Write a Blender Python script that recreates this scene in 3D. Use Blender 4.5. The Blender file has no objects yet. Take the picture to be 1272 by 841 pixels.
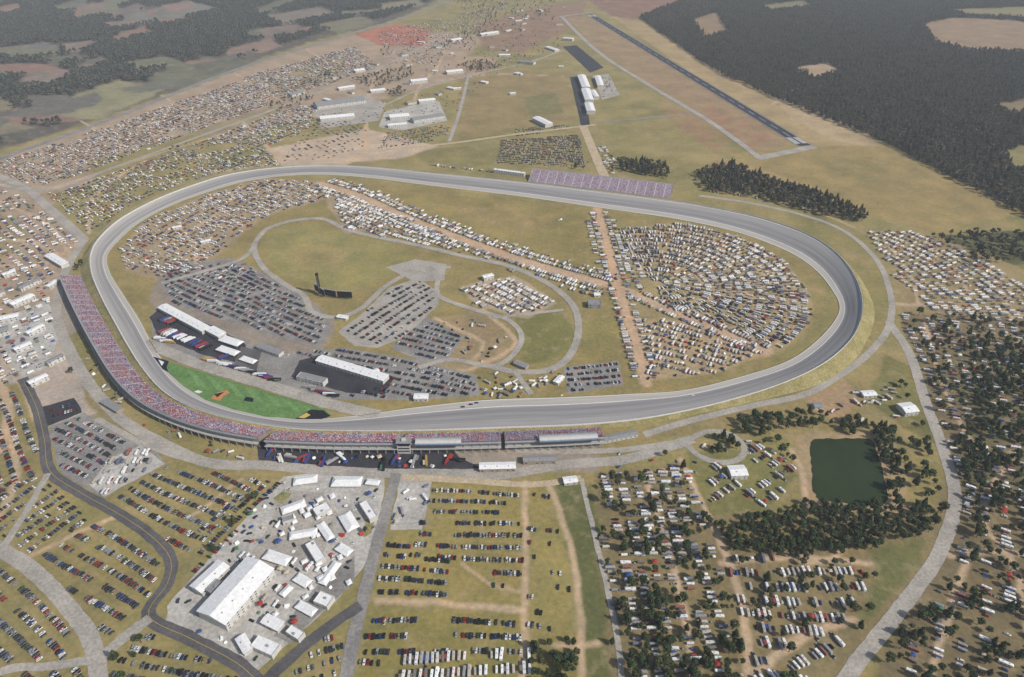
import bpy, math, random, time
import numpy as np
T0=time.time()
random.seed(7); rng=np.random.default_rng(7)
TH=math.radians(34.6); F=825.0; H=502.0; CX=636.0; CY=420.5
sc=bpy.context.scene
# ---------- image pixel coordinates -> ground metres, unprojected through the camera ----------
def G(p,z=0.0):
    p=np.atleast_2d(np.asarray(p,float)); dx=(p[:,0]-CX)/F; dy=(p[:,1]-CY)/F
    Y=math.cos(TH)-dy*math.sin(TH); Z=math.sin(TH)+dy*math.cos(TH)
    t=(H-z)/Z
    return np.stack([dx*t,Y*t],1)
def g1(x,y): return G([(x,y)])[0]
def S(r,g,b,k=1.0):
    def f(c):
        c=c/255.0
        return (c/12.92 if c<=.04045 else ((c+.055)/1.055)**2.4)*k
    return (f(r),f(g),f(b))
def vn(x,y,s,seed=0.0):
    a=x/s; b=y/s; q=seed*1.7
    return (np.sin(a*1.9+q+1.3*np.sin(b*1.1+q))+np.sin(b*2.3-q+1.7*np.sin(a*.9+2*q))+np.sin((a+b)*1.5+3*q)*.7+np.sin((a-b)*4.1+q)*.4)/3.1
def smooth(P,closed=False,step=6.0):
    P=np.asarray(P,float); n=len(P); out=[]
    for i in range(n if closed else n-1):
        if closed: p0,p1,p2,p3=P[(i-1)%n],P[i],P[(i+1)%n],P[(i+2)%n]
        else: p0,p1,p2,p3=P[max(i-1,0)],P[i],P[i+1],P[min(i+2,n-1)]
        m=max(1,int(np.hypot(*(p2-p1)[:2])/step)); t=(np.arange(m)/m)[:,None]
        out.append(.5*((2*p1)+(-p0+p2)*t+(2*p0-5*p1+4*p2-p3)*t*t+(-p0+3*p1-3*p2+p3)*t**3))
    if not closed: out.append(P[-1:])
    return np.concatenate(out)
def normals(P,closed=False):
    if closed: d=np.roll(P,-1,0)-np.roll(P,1,0)
    else: d=np.gradient(P,axis=0)
    d/=np.maximum(np.linalg.norm(d,axis=1,keepdims=True),1e-9)
    return d,np.stack([-d[:,1],d[:,0]],1)
def inpoly(P,x,y):
    c=np.zeros(len(x),bool); n=len(P)
    for i in range(n):
        x1,y1=P[i]; x2,y2=P[(i+1)%n]
        if y1==y2: continue
        c^=((y1>y)!=(y2>y))&(x<(x2-x1)*(y-y1)/(y2-y1)+x1)
    return c
def segdist(P,x,y,closed):
    d=np.full(len(x),1e9); n=len(P)
    for i in range(n if closed else n-1):
        a=P[i]; b=P[(i+1)%n]; ab=b-a; L=max(ab@ab,1e-9)
        t=np.clip(((x-a[0])*ab[0]+(y-a[1])*ab[1])/L,0,1)
        d=np.minimum(d,np.hypot(x-a[0]-t*ab[0],y-a[1]-t*ab[1]))
    return d
# ---------- materials ----------
def newmat(name,rough=.9):
    m=bpy.data.materials.new(name); m.use_nodes=True; nt=m.node_tree; b=nt.nodes['Principled BSDF']
    b.inputs['Roughness'].default_value=rough
    try: b.inputs['Specular IOR Level'].default_value=.25
    except: pass
    return m,nt,b
def mnoise(name,c1,c2,scale=.1,rough=.9,fine=None):
    m,nt,b=newmat(name,rough); tc=nt.nodes.new('ShaderNodeTexCoord'); n=nt.nodes.new('ShaderNodeTexNoise')
    n.inputs['Scale'].default_value=scale; n.inputs['Detail'].default_value=8; n.inputs['Roughness'].default_value=.7
    nt.links.new(tc.outputs['Object'],n.inputs['Vector']); r=nt.nodes.new('ShaderNodeValToRGB')
    r.color_ramp.elements[0].position=.33; r.color_ramp.elements[1].position=.67
    r.color_ramp.elements[0].color=(*c1,1); r.color_ramp.elements[1].color=(*c2,1)
    nt.links.new(n.outputs['Fac'],r.inputs['Fac'])
    if fine:
        n2=nt.nodes.new('ShaderNodeTexNoise'); n2.inputs['Scale'].default_value=fine; n2.inputs['Detail'].default_value=5; nt.links.new(tc.outputs['Object'],n2.inputs['Vector'])
        q=nt.nodes.new('ShaderNodeMapRange'); q.inputs[1].default_value=.3;q.inputs[2].default_value=.7;q.inputs[3].default_value=.76;q.inputs[4].default_value=1.18; nt.links.new(n2.outputs['Fac'],q.inputs[0])
        v=nt.nodes.new('ShaderNodeVectorMath'); v.operation='SCALE'; nt.links.new(r.outputs['Color'],v.inputs[0]); nt.links.new(q.outputs[0],v.inputs['Scale']); nt.links.new(v.outputs[0],b.inputs['Base Color'])
    else: nt.links.new(r.outputs['Color'],b.inputs['Base Color'])
    return m
def mrand(name,cols,rough=.4,metal=0,leaf=False,cluster=0):
    m,nt,b=newmat(name,rough); oi=nt.nodes.new('ShaderNodeObjectInfo'); r=nt.nodes.new('ShaderNodeValToRGB')
    r.color_ramp.interpolation='CONSTANT' if not leaf else 'LINEAR'
    el=r.color_ramp.elements
    while len(el)>1: el.remove(el[0])
    tot=sum(c[1] for c in cols); acc=0
    for i,(c,w) in enumerate(cols):
        if i==0: e=el[0]; e.position=0
        else: e=el.new(acc/tot)
        e.color=(*c,1); acc+=w
    if leaf:
        tr=nt.nodes.new('ShaderNodeAttribute'); tr.attribute_name='treernd'
        ad=nt.nodes.new('ShaderNodeMath'); ad.operation='ADD'; nt.links.new(oi.outputs['Random'],ad.inputs[0]); nt.links.new(tr.outputs['Fac'],ad.inputs[1])
        fr=nt.nodes.new('ShaderNodeMath'); fr.operation='FRACT'; nt.links.new(ad.outputs[0],fr.inputs[0]); nt.links.new(fr.outputs[0],r.inputs['Fac'])
        at=nt.nodes.new('ShaderNodeAttribute'); at.attribute_name='shade'
        mx=nt.nodes.new('ShaderNodeVectorMath'); mx.operation='SCALE'
        nt.links.new(r.outputs['Color'],mx.inputs[0]); nt.links.new(at.outputs['Fac'],mx.inputs['Scale'])
        nt.links.new(mx.outputs[0],b.inputs['Base Color'])
    elif cluster:
        # groups of fans of the same team sit together: colour follows the seat location plus a personal random part
        n=nt.nodes.new('ShaderNodeTexNoise'); n.inputs['Scale'].default_value=cluster; n.inputs['Detail'].default_value=1; nt.links.new(oi.outputs['Location'],n.inputs['Vector'])
        a1=nt.nodes.new('ShaderNodeMath'); a1.operation='MULTIPLY'; a1.inputs[1].default_value=5.0; nt.links.new(n.outputs['Fac'],a1.inputs[0])
        a2=nt.nodes.new('ShaderNodeMath'); a2.operation='MULTIPLY_ADD'; a2.inputs[1].default_value=.55; nt.links.new(oi.outputs['Random'],a2.inputs[0]); nt.links.new(a1.outputs[0],a2.inputs[2])
        fr=nt.nodes.new('ShaderNodeMath'); fr.operation='FRACT'; nt.links.new(a2.outputs[0],fr.inputs[0]); nt.links.new(fr.outputs[0],r.inputs['Fac']); nt.links.new(r.outputs['Color'],b.inputs['Base Color'])
    else:
        nt.links.new(oi.outputs['Random'],r.inputs['Fac']); nt.links.new(r.outputs['Color'],b.inputs['Base Color'])
    b.inputs['Metallic'].default_value=metal; return m
def flat(name,c,rough=.7):
    return mnoise(name,tuple(x*.82 for x in c),tuple(min(1,x*1.1) for x in c),.35,rough)
M={}
M['asph_l']=mnoise('asphalt_light',S(142,136,128),S(176,169,158),.03,.9,.4)
M['asph']=mnoise('asphalt_grey',S(116,113,110),S(150,146,140),.03,.9,.4)
M['asph_d']=mnoise('asphalt_dark',S(72,71,74),S(104,100,98),.03,.85,.4)
M['asph_b']=mnoise('asphalt_black',S(42,43,49),S(68,67,71),.04,.85,.4)
M['conc']=mnoise('concrete',S(152,148,142),S(192,187,178),.03,.9,.3)
M['dirt']=mnoise('dirt',S(166,148,120),S(194,176,148),.07,1,.5)
M['white']=flat('white_metal_roof',(.76,.76,.75),.5)
M['offw']=flat('offwhite_wall',(.5,.49,.46),.7)
M['greyroof']=flat('grey_roof',(.25,.25,.25),.6)
M['brown']=flat('tan_wall',(.32,.26,.19),.8)
M['blueroof']=flat('blue_roof',(.2,.26,.36),.5)
M['blackp']=flat('black_panel',(.015,.015,.018),.5)
M['glass']=flat('dark_glass',(.02,.025,.03),.15)
M['tyre']=flat('tyre_rubber',(.02,.02,.02),.9)
M['steel']=flat('galvanised_steel',(.3,.3,.31),.5)
M['wpaint']=flat('white_line_paint',(.7,.7,.68),.7)
M['ypaint']=flat('yellow_line_paint',(.55,.4,.1),.7)
M['orange']=flat('orange_paint',(.5,.2,.07),.8)
M['red']=flat('red_paint',(.45,.04,.03),.6)
M['bark']=flat('bark',(.09,.065,.045),.95)
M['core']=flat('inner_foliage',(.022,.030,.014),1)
M['gpaint']=mnoise('painted_turf',S(80,112,62),S(106,138,80),.05,.95,.3)
M['bgrass']=mnoise('bank_grass',S(122,116,72),S(158,146,104),.05,1,.4)
# ---------- mesh helpers ----------
def mesh_np(name,V,Fq,mats,uv=None,smoothf=False,link=True):
    V=np.asarray(V,np.float32); Fq=np.asarray(Fq,np.int32); me=bpy.data.meshes.new(name)
    me.vertices.add(len(V)); me.vertices.foreach_set('co',V.ravel())
    k=Fq.shape[1]; me.loops.add(Fq.size); me.loops.foreach_set('vertex_index',Fq.ravel())
    me.polygons.add(len(Fq)); me.polygons.foreach_set('loop_start',np.arange(0,Fq.size,k,dtype=np.int32))
    me.update(calc_edges=True)
    if uv is not None:
        l=me.uv_layers.new(name='UVMap'); l.data.foreach_set('uv',np.asarray(uv,np.float32)[Fq.ravel()].ravel())
    me.validate()
    for m in mats: me.materials.append(m)
    o=bpy.data.objects.new(name,me)
    if link: sc.collection.objects.link(o)
    return o
class MB:
    def __init__(s): s.v=[];s.f=[];s.m=[]
    def add(s,vs,fs,mi):
        b=len(s.v); s.v+= [tuple(v) for v in vs]; s.f+=[tuple(b+i for i in f) for f in fs]; s.m+=[mi]*len(fs)
    def box(s,x0,x1,y0,y1,z0,z1,mi,tx=0,ty=0):
        vs=[(x0,y0,z0),(x1,y0,z0),(x1,y1,z0),(x0,y1,z0),(x0+tx,y0+ty,z1),(x1-tx,y0+ty,z1),(x1-tx,y1-ty,z1),(x0+tx,y1-ty,z1)]
        s.add(vs,[(0,3,2,1),(4,5,6,7),(0,1,5,4),(1,2,6,5),(2,3,7,6),(3,0,4,7)],mi)
    def loft(s,secs,mi,c=.18):
        vs=[];fs=[]
        for x,hw,z0,z1 in secs:
            cc=min(c,hw*.5,(z1-z0)*.45)
            vs+=[(x,-hw+cc,z0),(x,hw-cc,z0),(x,hw,z0+cc),(x,hw,z1-cc),(x,hw-cc,z1),(x,-hw+cc,z1),(x,-hw,z1-cc),(x,-hw,z0+cc)]
        n=len(secs)
        for i in range(n-1):
            for j in range(8):
                k=(j+1)%8; fs.append((i*8+j,i*8+k,(i+1)*8+k,(i+1)*8+j))
        fs.append(tuple(range(7,-1,-1))); fs.append(tuple((n-1)*8+j for j in range(8)))
        s.add(vs,fs,mi)
    def tube(s,pts,rads,mi,n=6):
        pts=np.array(pts,float); vs=[];fs=[]
        for i,p in enumerate(pts):
            d=pts[min(i+1,len(pts)-1)]-pts[max(i-1,0)]; d/=np.linalg.norm(d)+1e-9
            a=np.cross(d,(0,1,0) if abs(d[1])<.9 else (1,0,0)); a/=np.linalg.norm(a); b=np.cross(d,a)
            for j in range(n):
                t=2*math.pi*j/n; vs.append(p+rads[i]*(math.cos(t)*a+math.sin(t)*b))
        for i in range(len(pts)-1):
            for j in range(n):
                k=(j+1)%n; fs.append((i*n+j,i*n+k,(i+1)*n+k,(i+1)*n+j))
        fs.append(tuple(range(n))[::-1]); fs.append(tuple((len(pts)-1)*n+j for j in range(n)))
        s.add(vs,fs,mi)
    def wheel(s,x,y,r,w,mi): s.tube([(x,y-w/2,r),(x,y+w/2,r)],[r,r],mi,10)
    def obj(s,name,mats,link=True,shade=None,tr=None):
        me=bpy.data.meshes.new(name); me.from_pydata(s.v,[],s.f); me.polygons.foreach_set('material_index',s.m)
        for m in mats: me.materials.append(m)
        if shade is not None:
            a=me.attributes.new('shade','FLOAT','FACE'); a.data.foreach_set('value',np.asarray(shade,np.float32))
            a=me.attributes.new('treernd','FLOAT','FACE'); a.data.foreach_set('value',np.asarray(tr if tr is not None else [0]*len(s.f),np.float32))
        me.update(); o=bpy.data.objects.new(name,me)
        if link: sc.collection.objects.link(o)
        return o
zc=[0.05]
def nz():
    zc[0]+=.006; return zc[0]
ROADS=[]
def ribbon(name,px,w,mat,z=None,closed=False,keep=True,world=False,step=6):
    P=np.asarray(px,float) if world else G(px)
    P=smooth(P,closed,step); d,n=normals(P,closed); z=nz() if z is None else z
    if keep: ROADS.append((P[::2] if len(P)>6 else P,w/2))
    j=rng.normal(0,.25,(len(P),2)) if w>4 else np.zeros((len(P),2))
    A=P+n*(w/2+j[:,:1]); B=P-n*(w/2+j[:,1:]); m=len(P)
    V=np.zeros((2*m,3)); V[:m,:2]=A; V[m:,:2]=B; V[:,2]=z
    s=np.concatenate([[0],np.cumsum(np.linalg.norm(np.diff(P,axis=0),axis=1))]); uv=np.zeros((2*m,2)); uv[:m,0]=0; uv[m:,0]=1; uv[:m,1]=s; uv[m:,1]=s
    i=np.arange(m if closed else m-1); k=(i+1)%m
    return mesh_np(name,V,np.stack([i,i+m,k+m,k],1),[mat],uv)
def poly(name,px,mat,z=None,jit=1.2,step=7,world=False):
    P=np.asarray(px,float) if world else G(px); out=[]
    for i in range(len(P)):
        a=P[i];b=P[(i+1)%len(P)];m=max(1,int(np.linalg.norm(b-a)/step)); t=(np.arange(m)/m)[:,None]; out.append(a+(b-a)*t)
    Q=np.concatenate(out); Q=Q+rng.normal(0,jit*.4,Q.shape)
    me=bpy.data.meshes.new(name); z=nz() if z is None else z
    ar=np.sum(Q[:,0]*np.roll(Q[:,1],-1)-np.roll(Q[:,0],-1)*Q[:,1])
    if ar<0: Q=Q[::-1]
    me.from_pydata([(x,y,z) for x,y in Q],[],[tuple(range(len(Q)))]); me.materials.append(mat)
    o=bpy.data.objects.new(name,me); sc.collection.objects.link(o); return o
def sweep(name,P,zb,n,prof,mats,closed=False,midx=None):
    m=len(P);k=len(prof); V=np.zeros((m,k,3))
    for j,(o,dz) in enumerate(prof):
        V[:,j,:2]=P+n*o; V[:,j,2]=zb+dz
    i=np.arange(m if closed else m-1); i2=(i+1)%m; Fs=[]
    for j in range(k-1): Fs.append(np.stack([i*k+j,i2*k+j,i2*k+j+1,i*k+j+1],1))
    s=np.concatenate([[0],np.cumsum(np.linalg.norm(np.diff(P,axis=0),axis=1))]); uv=np.zeros((m,k,2)); uv[:,:,0]=np.linspace(0,1,k)[None]; uv[:,:,1]=s[:,None]
    o=mesh_np(name,V.reshape(-1,3),np.concatenate(Fs),mats,uv.reshape(-1,2))
    if midx: o.data.polygons.foreach_set('material_index',np.repeat(np.array(midx),len(i)).astype(np.int32))
    return o
# ================= GROUND =================
vs=np.concatenate([[-144,-138,-130,-118,-105,-95],np.arange(-85,900,1.5),[930,1000,1150]])
cs=np.concatenate([[-30000,-9000,-3500,-1500,-700,-350],np.arange(-180,1455,1.6),[1650,2100,3200,6000,14000,32000]])
R,Cn=len(vs),len(cs)
rowsY=G(np.stack([np.full(R,CX),vs],1))[:,1]; sc_row=(G(np.stack([np.full(R,CX+100),vs],1))[:,0])/100
rowsY=np.append(rowsY,[-600,-6000,-40000]); sc_row=np.append(sc_row,[sc_row[-1],sc_row[-1]*3,sc_row[-1]*10]); R+=3
GX=((cs-CX)[None,:]*sc_row[:,None]).ravel(); GY=np.repeat(rowsY,Cn)
C=np.zeros((len(GX),3)); 
gA=np.array(S(144,136,84)); gB=np.array(S(120,119,66)); gC=np.array(S(164,149,106))
w1=np.clip(.5+.6*vn(GX,GY,90,1),0,1)[:,None]; w2=np.clip(.2+.6*vn(GX,GY,37,2),0,1)[:,None]
C[:]=gA*(1-w1)+gB*w1; C=C*(1-w2*.5)+gC*w2*.5
def paint(px,rgb,feather=6,warp=5,a=1.0,mottle=.0):
    global C
    rgb=tuple(rgb)
    if rgb[1]>=rgb[0]-12 and rgb[2]<rgb[1]*.75: rgb=(rgb[0]-2,rgb[1]-5,rgb[2]*.95)
    P=G(px); mn=P.min(0)-40; mx=P.max(0)+40
    sel=np.where((GX>mn[0])&(GX<mx[0])&(GY>mn[1])&(GY<mx[1]))[0]
    if len(sel)==0: return
    x=GX[sel];y=GY[sel]; x2=x+warp*vn(x,y,25,5); y2=y+warp*vn(x,y,19,8)
    d=segdist(P,x2,y2,True); ins=inpoly(P,x2,y2); sd=np.where(ins,d,-d)
    al=np.clip(.5+sd/feather,0,1)*a
    if mottle: al=al*np.clip(1-mottle+mottle*(.5+1.2*vn(x,y,22,11)),0,1)
    vr=1+.09*vn(x,y,45,rgb[0])+.05*vn(x,y,14,rgb[1])
    C[sel]=C[sel]*(1-al[:,None])+np.array(S(*rgb))*(al*vr)[:,None]
def pline(px,rgb,w,feather=4,a=1.0,closed=False,warp=1.5):
    P=smooth(G(px),closed,15); mn=P.min(0)-w-20; mx=P.max(0)+w+20
    sel=np.where((GX>mn[0])&(GX<mx[0])&(GY>mn[1])&(GY<mx[1]))[0]; x=GX[sel];y=GY[sel]
    d=segdist(P,x+warp*vn(x,y,14,3),y+warp*vn(x,y,11,6),closed); al=np.clip(.5+(w/2-d)/feather,0,1)*a
    C[sel]=C[sel]*(1-al[:,None])+np.array(S(*rgb))*al[:,None]
LF=[(-900,-135),(620,-135),(575,-20),(530,8),(480,28),(400,48),(330,70),(230,108),(150,138),(60,168),(-20,192),(-300,280),(-900,300)]
RF=[(795,22),(845,0),(870,-100),(1900,-100),(2000,330),(1400,320),(1272,268),(1180,222),(1100,178),(1030,150),(960,122),(900,95),(870,76)]
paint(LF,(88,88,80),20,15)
paint([(575,-20),(845,0),(880,-110),(620,-130)],(130,114,96),20,15)
paint(RF,(76,74,54),15,10)
LFf=[([(60,130),(110,112),(150,98),(205,112),(170,128),(120,148),(75,150)],(134,136,102)),([(10,108),(60,84),(98,88),(60,108)],(130,118,112)),
([(190,92),(255,70),(320,76),(235,108),(185,112)],(104,110,88)),([(280,62),(340,46),(350,58),(295,74)],(134,116,104)),([(140,20),(240,2),(280,12),(180,30)],(112,116,110)),
([(0,60),(60,52),(80,62),(10,76)],(106,106,106)),([(330,20),(400,8),(420,18),(350,32)],(118,114,104)),([(-100,140),(0,120),(20,135),(-60,165)],(124,120,94)),([(395,30),(450,20),(470,28),(420,42)],(114,116,92))]
rr=random.Random(3)
for q in range(95):
    x=rr.uniform(-60,540);y=rr.uniform(-40,172)
    if y>172-x*.32: continue
    s=(y+150)/260; w_=rr.uniform(14,44)*s+7; h_=rr.uniform(2.5,7)*s+1.2; k=rr.uniform(-.35,0)
    LFf.append(([(x-w_,y-h_-k*w_),(x+w_*rr.uniform(.5,1),y-h_+k*w_),(x+w_*1.1,y+k*w_),(x+w_,y+h_*.6+k*w_),(x,y+h_*rr.uniform(.6,1.3)),(x-w_*.6,y+h_-k*w_*.6)],rr.choice([(102,108,96),(122,112,102),(108,114,92),(136,116,106),(98,102,96),(124,124,100),(132,108,98),(94,100,84),(110,104,98)])))
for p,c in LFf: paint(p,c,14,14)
RFf=[([(1145,30),(1185,22),(1260,25),(1300,32),(1300,66),(1215,64),(1165,55)],(142,124,98)),([(1178,12),(1290,8),(1300,24),(1200,20)],(126,128,88)),
([(985,84),(1030,78),(1045,90),(1010,98)],(160,144,116)),([(1245,188),(1300,172),(1320,215),(1262,212)],(130,130,82)),([(860,25),(890,15),(905,40),(875,48)],(136,118,88)),([(1235,130),(1300,120),(1300,135),(1250,142)],(122,112,84)),
([(940,8),(1000,0),(1010,8),(960,14)],(118,116,88)),([(1060,-20),(1140,-25),(1150,-10),(1080,-8)],(130,124,98))]
for p,c in RFf: paint(p,c,10,8)
# north of track
paint([(-300,275),(0,196),(150,142),(330,74),(480,32),(600,45),(560,100),(450,130),(330,160),(180,215),(60,240),(100,300),(85,340),(70,430),(60,500),(-60,560),(-300,560)],(158,144,122),12,10)
for p in [[(60,225),(150,190),(230,165),(200,195),(120,222)],[(200,180),(300,140),(360,130),(300,165)],[(-100,300),(0,260),(40,290),(0,330)],[(330,100),(420,72),(440,85),(350,118)]]: paint(p,(134,130,88),10,9,.8,.5)
paint([(440,42),(490,30),(535,36),(528,58),(470,56)],(166,108,86),8,6)
paint([(590,30),(690,5),(730,0),(720,30),(650,65),(600,60)],(136,114,90),10,8)
paint([(730,0),(900,-10),(890,12),(820,28),(760,20)],(132,102,86),10,8)
paint([(560,70),(620,70),(600,100),(560,95)],(160,144,118),8,6)
paint([(570,98),(640,86),(705,92),(715,150),(640,158),(565,175)],(140,131,86),8,5)
paint([(650,120),(690,115),(700,140),(660,148)],(120,122,76),8,5)
paint([(510,188),(622,178),(618,205),(530,203)],(128,127,76),6,5)
paint([(330,185),(455,160),(545,182),(500,196),(400,206),(350,206)],(180,166,144),6,5)
paint([(110,200),(250,165),(280,178),(200,210),(120,225)],(138,134,84),6,5)
paint([(740,20),(860,98),(985,176),(945,195),(870,148),(800,102),(742,62),(704,22)],(146,128,94),6,5)
paint([(820,130),(860,140),(905,172),(890,190),(840,160)],(150,114,88),10,9,.7,.6)
paint([(880,125),(960,170),(930,185),(870,140)],(146,110,86),10,9,.6,.7)
paint([(770,60),(800,90),(830,110),(800,90)],(146,110,86),10,9,.7,.7)
paint([(905,190),(1100,178),(1272,265),(1160,290),(1040,255),(950,225)],(146,136,84),8,8)
paint([(1000,190),(1080,200),(1150,240),(1060,235)],(130,126,76),14,12,.8,.5)
paint([(760,20),(800,28),(870,76),(1030,150),(1090,182),(1010,180),(860,92)],(160,144,102),8,5)
paint([(960,118),(1010,135),(1080,165),(1090,182),(1040,175),(985,150)],(174,158,124),8,8,.8,.4)
paint([(1150,294),(1290,285),(1300,328),(1210,332)],(84,92,54),6,5)
paint([(880,190),(1020,235),(1000,245),(900,215)],(154,138,94),8,6)
# infield
INF=[(460,224),(640,246),(835,273),(905,286),(950,299),(990,315),(1020,335),(1040,358),(1050,380),(1043,402),(1017,430),(980,452),(920,472),(850,486),(700,496),(520,508),(400,505),(290,474),(190,430),(172,396),(152,365),(136,338),(133,318),(148,299),(172,278),(210,257),(252,241),(300,227),(350,219)]
paint(INF,(138,132,80),4,2)
paint([(450,232),(640,250),(735,262),(745,335),(660,312),(560,285),(480,255)],(140,134,78),6,4)
paint([(560,255),(640,258),(700,275),(650,290),(580,275)],(154,142,94),12,10,.8,.6)
paint([(640,262),(720,268),(735,310),(690,305)],(126,124,72),12,10,.6,.5)
paint([(152,305),(180,275),(250,243),(330,222),(400,226),(415,245),(350,262),(320,275),(290,300),(245,335),(200,350),(155,335)],(154,140,110),6,4)
paint([(205,325),(290,320),(350,350),(385,372),(420,400),(400,440),(330,440),(200,395),(185,370)],(138,132,120),4,3)
paint([(325,300),(345,282),(390,276),(430,290),(480,300),(520,318),(480,345),(430,362),(385,355),(340,335)],(138,138,82),5,3)
paint([(340,315),(390,300),(440,312),(420,335),(370,338)],(154,148,94),14,8,.8,.3)
paint([(775,283),(850,275),(920,293),(975,322),(1008,365),(1010,400),(975,438),(880,465),(800,474)],(148,141,98),5,3)
paint([(780,395),(870,400),(960,432),(900,462),(800,474)],(166,148,114),6,4,.8)
paint([(640,395),(700,385),(715,415),(700,445),(650,455)],(118,123,68),5,3)
paint([(720,400),(765,395),(768,440),(722,448)],(134,132,76),5,3)
paint([(520,400),(600,385),(640,420),(620,455),(560,462),(515,440)],(146,136,100),5,3)
paint([(570,355),(640,342),(692,376),(655,397),(590,378)],(168,156,130),4,3)
paint([(395,230),(440,232),(470,260),(500,282),(430,290),(410,262)],(156,143,112),5,4)
pline([(398,228),(450,245),(500,268),(560,292),(640,321),(710,342),(765,357),(820,380),(880,405),(950,436)],(182,160,132),20,6)
pline([(742,258),(752,295),(765,345),(782,400),(797,450),(802,476)],(182,158,128),15,5)
pline([(1018,330),(1030,370),(1015,410),(960,448)],(118,120,70),12,8,.6)
cc=g1(817,353); AP=G([(775,286),(850,277),(915,293),(970,322),(1003,362),(1006,400),(975,434),(880,404),(800,370)])
for r in np.arange(45+8,240,15.0):
    sel=np.where((np.abs(np.hypot(GX-cc[0],GY-cc[1])-r)<5))[0]; x=GX[sel];y=GY[sel]; k=inpoly(AP,x,y); sel=sel[k]
    al=np.clip((4-np.abs(np.hypot(GX[sel]-cc[0],GY[sel]-cc[1])-r))/3,0,1)*.75; C[sel]=C[sel]*(1-al[:,None])+np.array(S(178,158,130))*al[:,None]
# south side
paint([(60,430),(85,340),(160,450),(230,520),(330,560),(500,590),(745,585),(745,545),(520,545),(330,538),(200,500),(120,400)],(146,140,128),5,4)
paint([(0,430),(70,400),(100,470),(140,510),(60,530),(40,500),(0,480)],(168,161,150),6,4)
paint([(-100,480),(30,478),(50,560),(60,592),(0,665),(-100,660)],(136,133,84),5,4)
paint([(100,480),(160,525),(230,560),(200,570),(130,540)],(138,133,90),5,4)
paint([(45,690),(120,648),(200,700),(190,745),(140,790),(110,780)],(136,133,80),5,4)
paint([(140,620),(205,575),(330,595),(240,690),(215,680)],(140,136,84),5,4)
paint([(0,700),(40,720),(95,800),(115,860),(-100,870),(-100,690)],(134,131,80),5,4)
paint([(487,660),(520,600),(646,602),(650,750),(466,742)],(142,137,76),4,3)
paint([(460,760),(648,762),(648,860),(440,860)],(134,132,72),4,3)
paint([(560,690),(650,695),(648,745),(560,742)],(150,142,84),9,8,.7,.4)
paint([(657,604),(682,604),(716,740),(718,860),(656,860)],(140,136,78),4,3)
paint([(690,602),(735,600),(768,780),(775,870),(725,870),(722,760)],(96,106,60),5,3)
paint([(745,545),(870,520),(1060,470),(1110,440),(1135,480),(1150,540),(1000,530),(900,530),(800,550)],(140,133,86),5,4)
paint([(1000,490),(1050,470),(1070,500),(1040,525),(1010,510)],(162,138,106),6,5,.8)
paint([(850,560),(945,560),(990,590),(950,640),(870,640)],(116,120,68),5,4)
paint([(740,590),(850,575),(880,640),(1160,640),(1180,560),(1190,640),(1110,760),(1040,860),(760,860)],(126,120,82),6,5)
paint([(1080,680),(1150,670),(1140,705),(1085,760),(1050,790),(1090,710)],(104,112,64),5,4)
paint([(990,538),(1085,536),(1112,545),(1128,600),(1130,640),(1000,636),(992,600)],(158,142,106),4,3)
paint([(1100,440),(1145,460),(1175,560),(1120,530),(1080,500)],(116,119,68),5,4)
paint([(1075,285),(1150,288),(1272,335),(1420,360),(1420,430),(1272,410),(1115,388),(1105,330)],(144,135,94),5,5)
paint([(1115,390),(1420,400),(1420,880),(1060,880),(1180,660),(1188,600),(1150,480)],(118,112,80),6,5)
paint([(1190,440),(1272,430),(1300,640),(1200,620)],(100,103,64),9,9,.7,.5)
D=(186,166,136)
for L,w in [([(470,746),(560,750),(648,758)],6),([(652,598),(653,700),(650,860)],6),([(683,605),(703,660),(717,720),(722,800),(724,850)],6),([(690,802),(745,800)],5),
 ([(800,590),(830,680),(850,760),(860,860)],6),([(880,640),(920,740),(930,860)],7),([(895,700),(980,692),(1080,700)],6),([(940,835),(1000,790),(1060,770)],7),
 ([(1112,378),(1180,380),(1272,390),(1400,398)],8),([(1150,300),(1190,340),(1215,400)],5),([(1225,330),(1250,370),(1268,440)],6),([(1100,300),(1130,340),(1140,376)],5),
 ([(1180,690),(1230,685),(1290,690)],7),([(1150,400),(1165,460),(1190,520),(1230,580)],5),([(1200,700),(1180,760),(1150,860)],6),([(1260,560),(1220,640),(1260,700),(1280,800)],6),
 ([(985,560),(1000,600),(1000,640)],6),([(10,520),(20,590),(0,640)],8),([(0,430),(30,480),(45,520)],8),([(40,690),(100,660),(150,640)],5),([(100,300),(50,330),(0,330)],8),
 ([(0,250),(60,280),(90,320)],7),([(230,290),(245,310),(240,340)],7),([(205,300),(215,335)],6),([(300,228),(275,260),(230,290),(205,300)],6),([(455,160),(450,190),(420,208)],14),
 ([(470,85),(455,130),(455,160)],10),([(560,40),(545,80),(520,110),(510,150)],8),([(380,190),(330,205),(250,215)],10),([(960,130),(975,115),(990,110)],12),([(300,150),(330,180),(350,200)],8),
 ([(180,200),(120,240),(110,290)],8),([(0,560),(10,500),(-20,450)],10),([(845,570),(860,600),(880,640)],5),([(600,385),(640,425),(600,452),(570,462)],7),([(540,395),(570,410),(600,425),(590,445)],6),
 ([(60,236),(180,196),(330,150)],8),([(-20,300),(40,300),(90,330)],6),([(100,150),(160,185)],6),([(200,118),(260,155)],6),([(290,90),(350,125)],6),([(380,60),(430,95)],7),
 ([(545,100),(620,92),(700,95)],6),([(240,640),(280,610),(300,595)],4),([(1000,700),(1040,690),(1090,640)],5),([(575,700),(610,725),(645,735)],3),([(930,240),(1010,262),(1060,282)],5)]:
    pline(L,D,w,3.5,.85)
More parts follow.
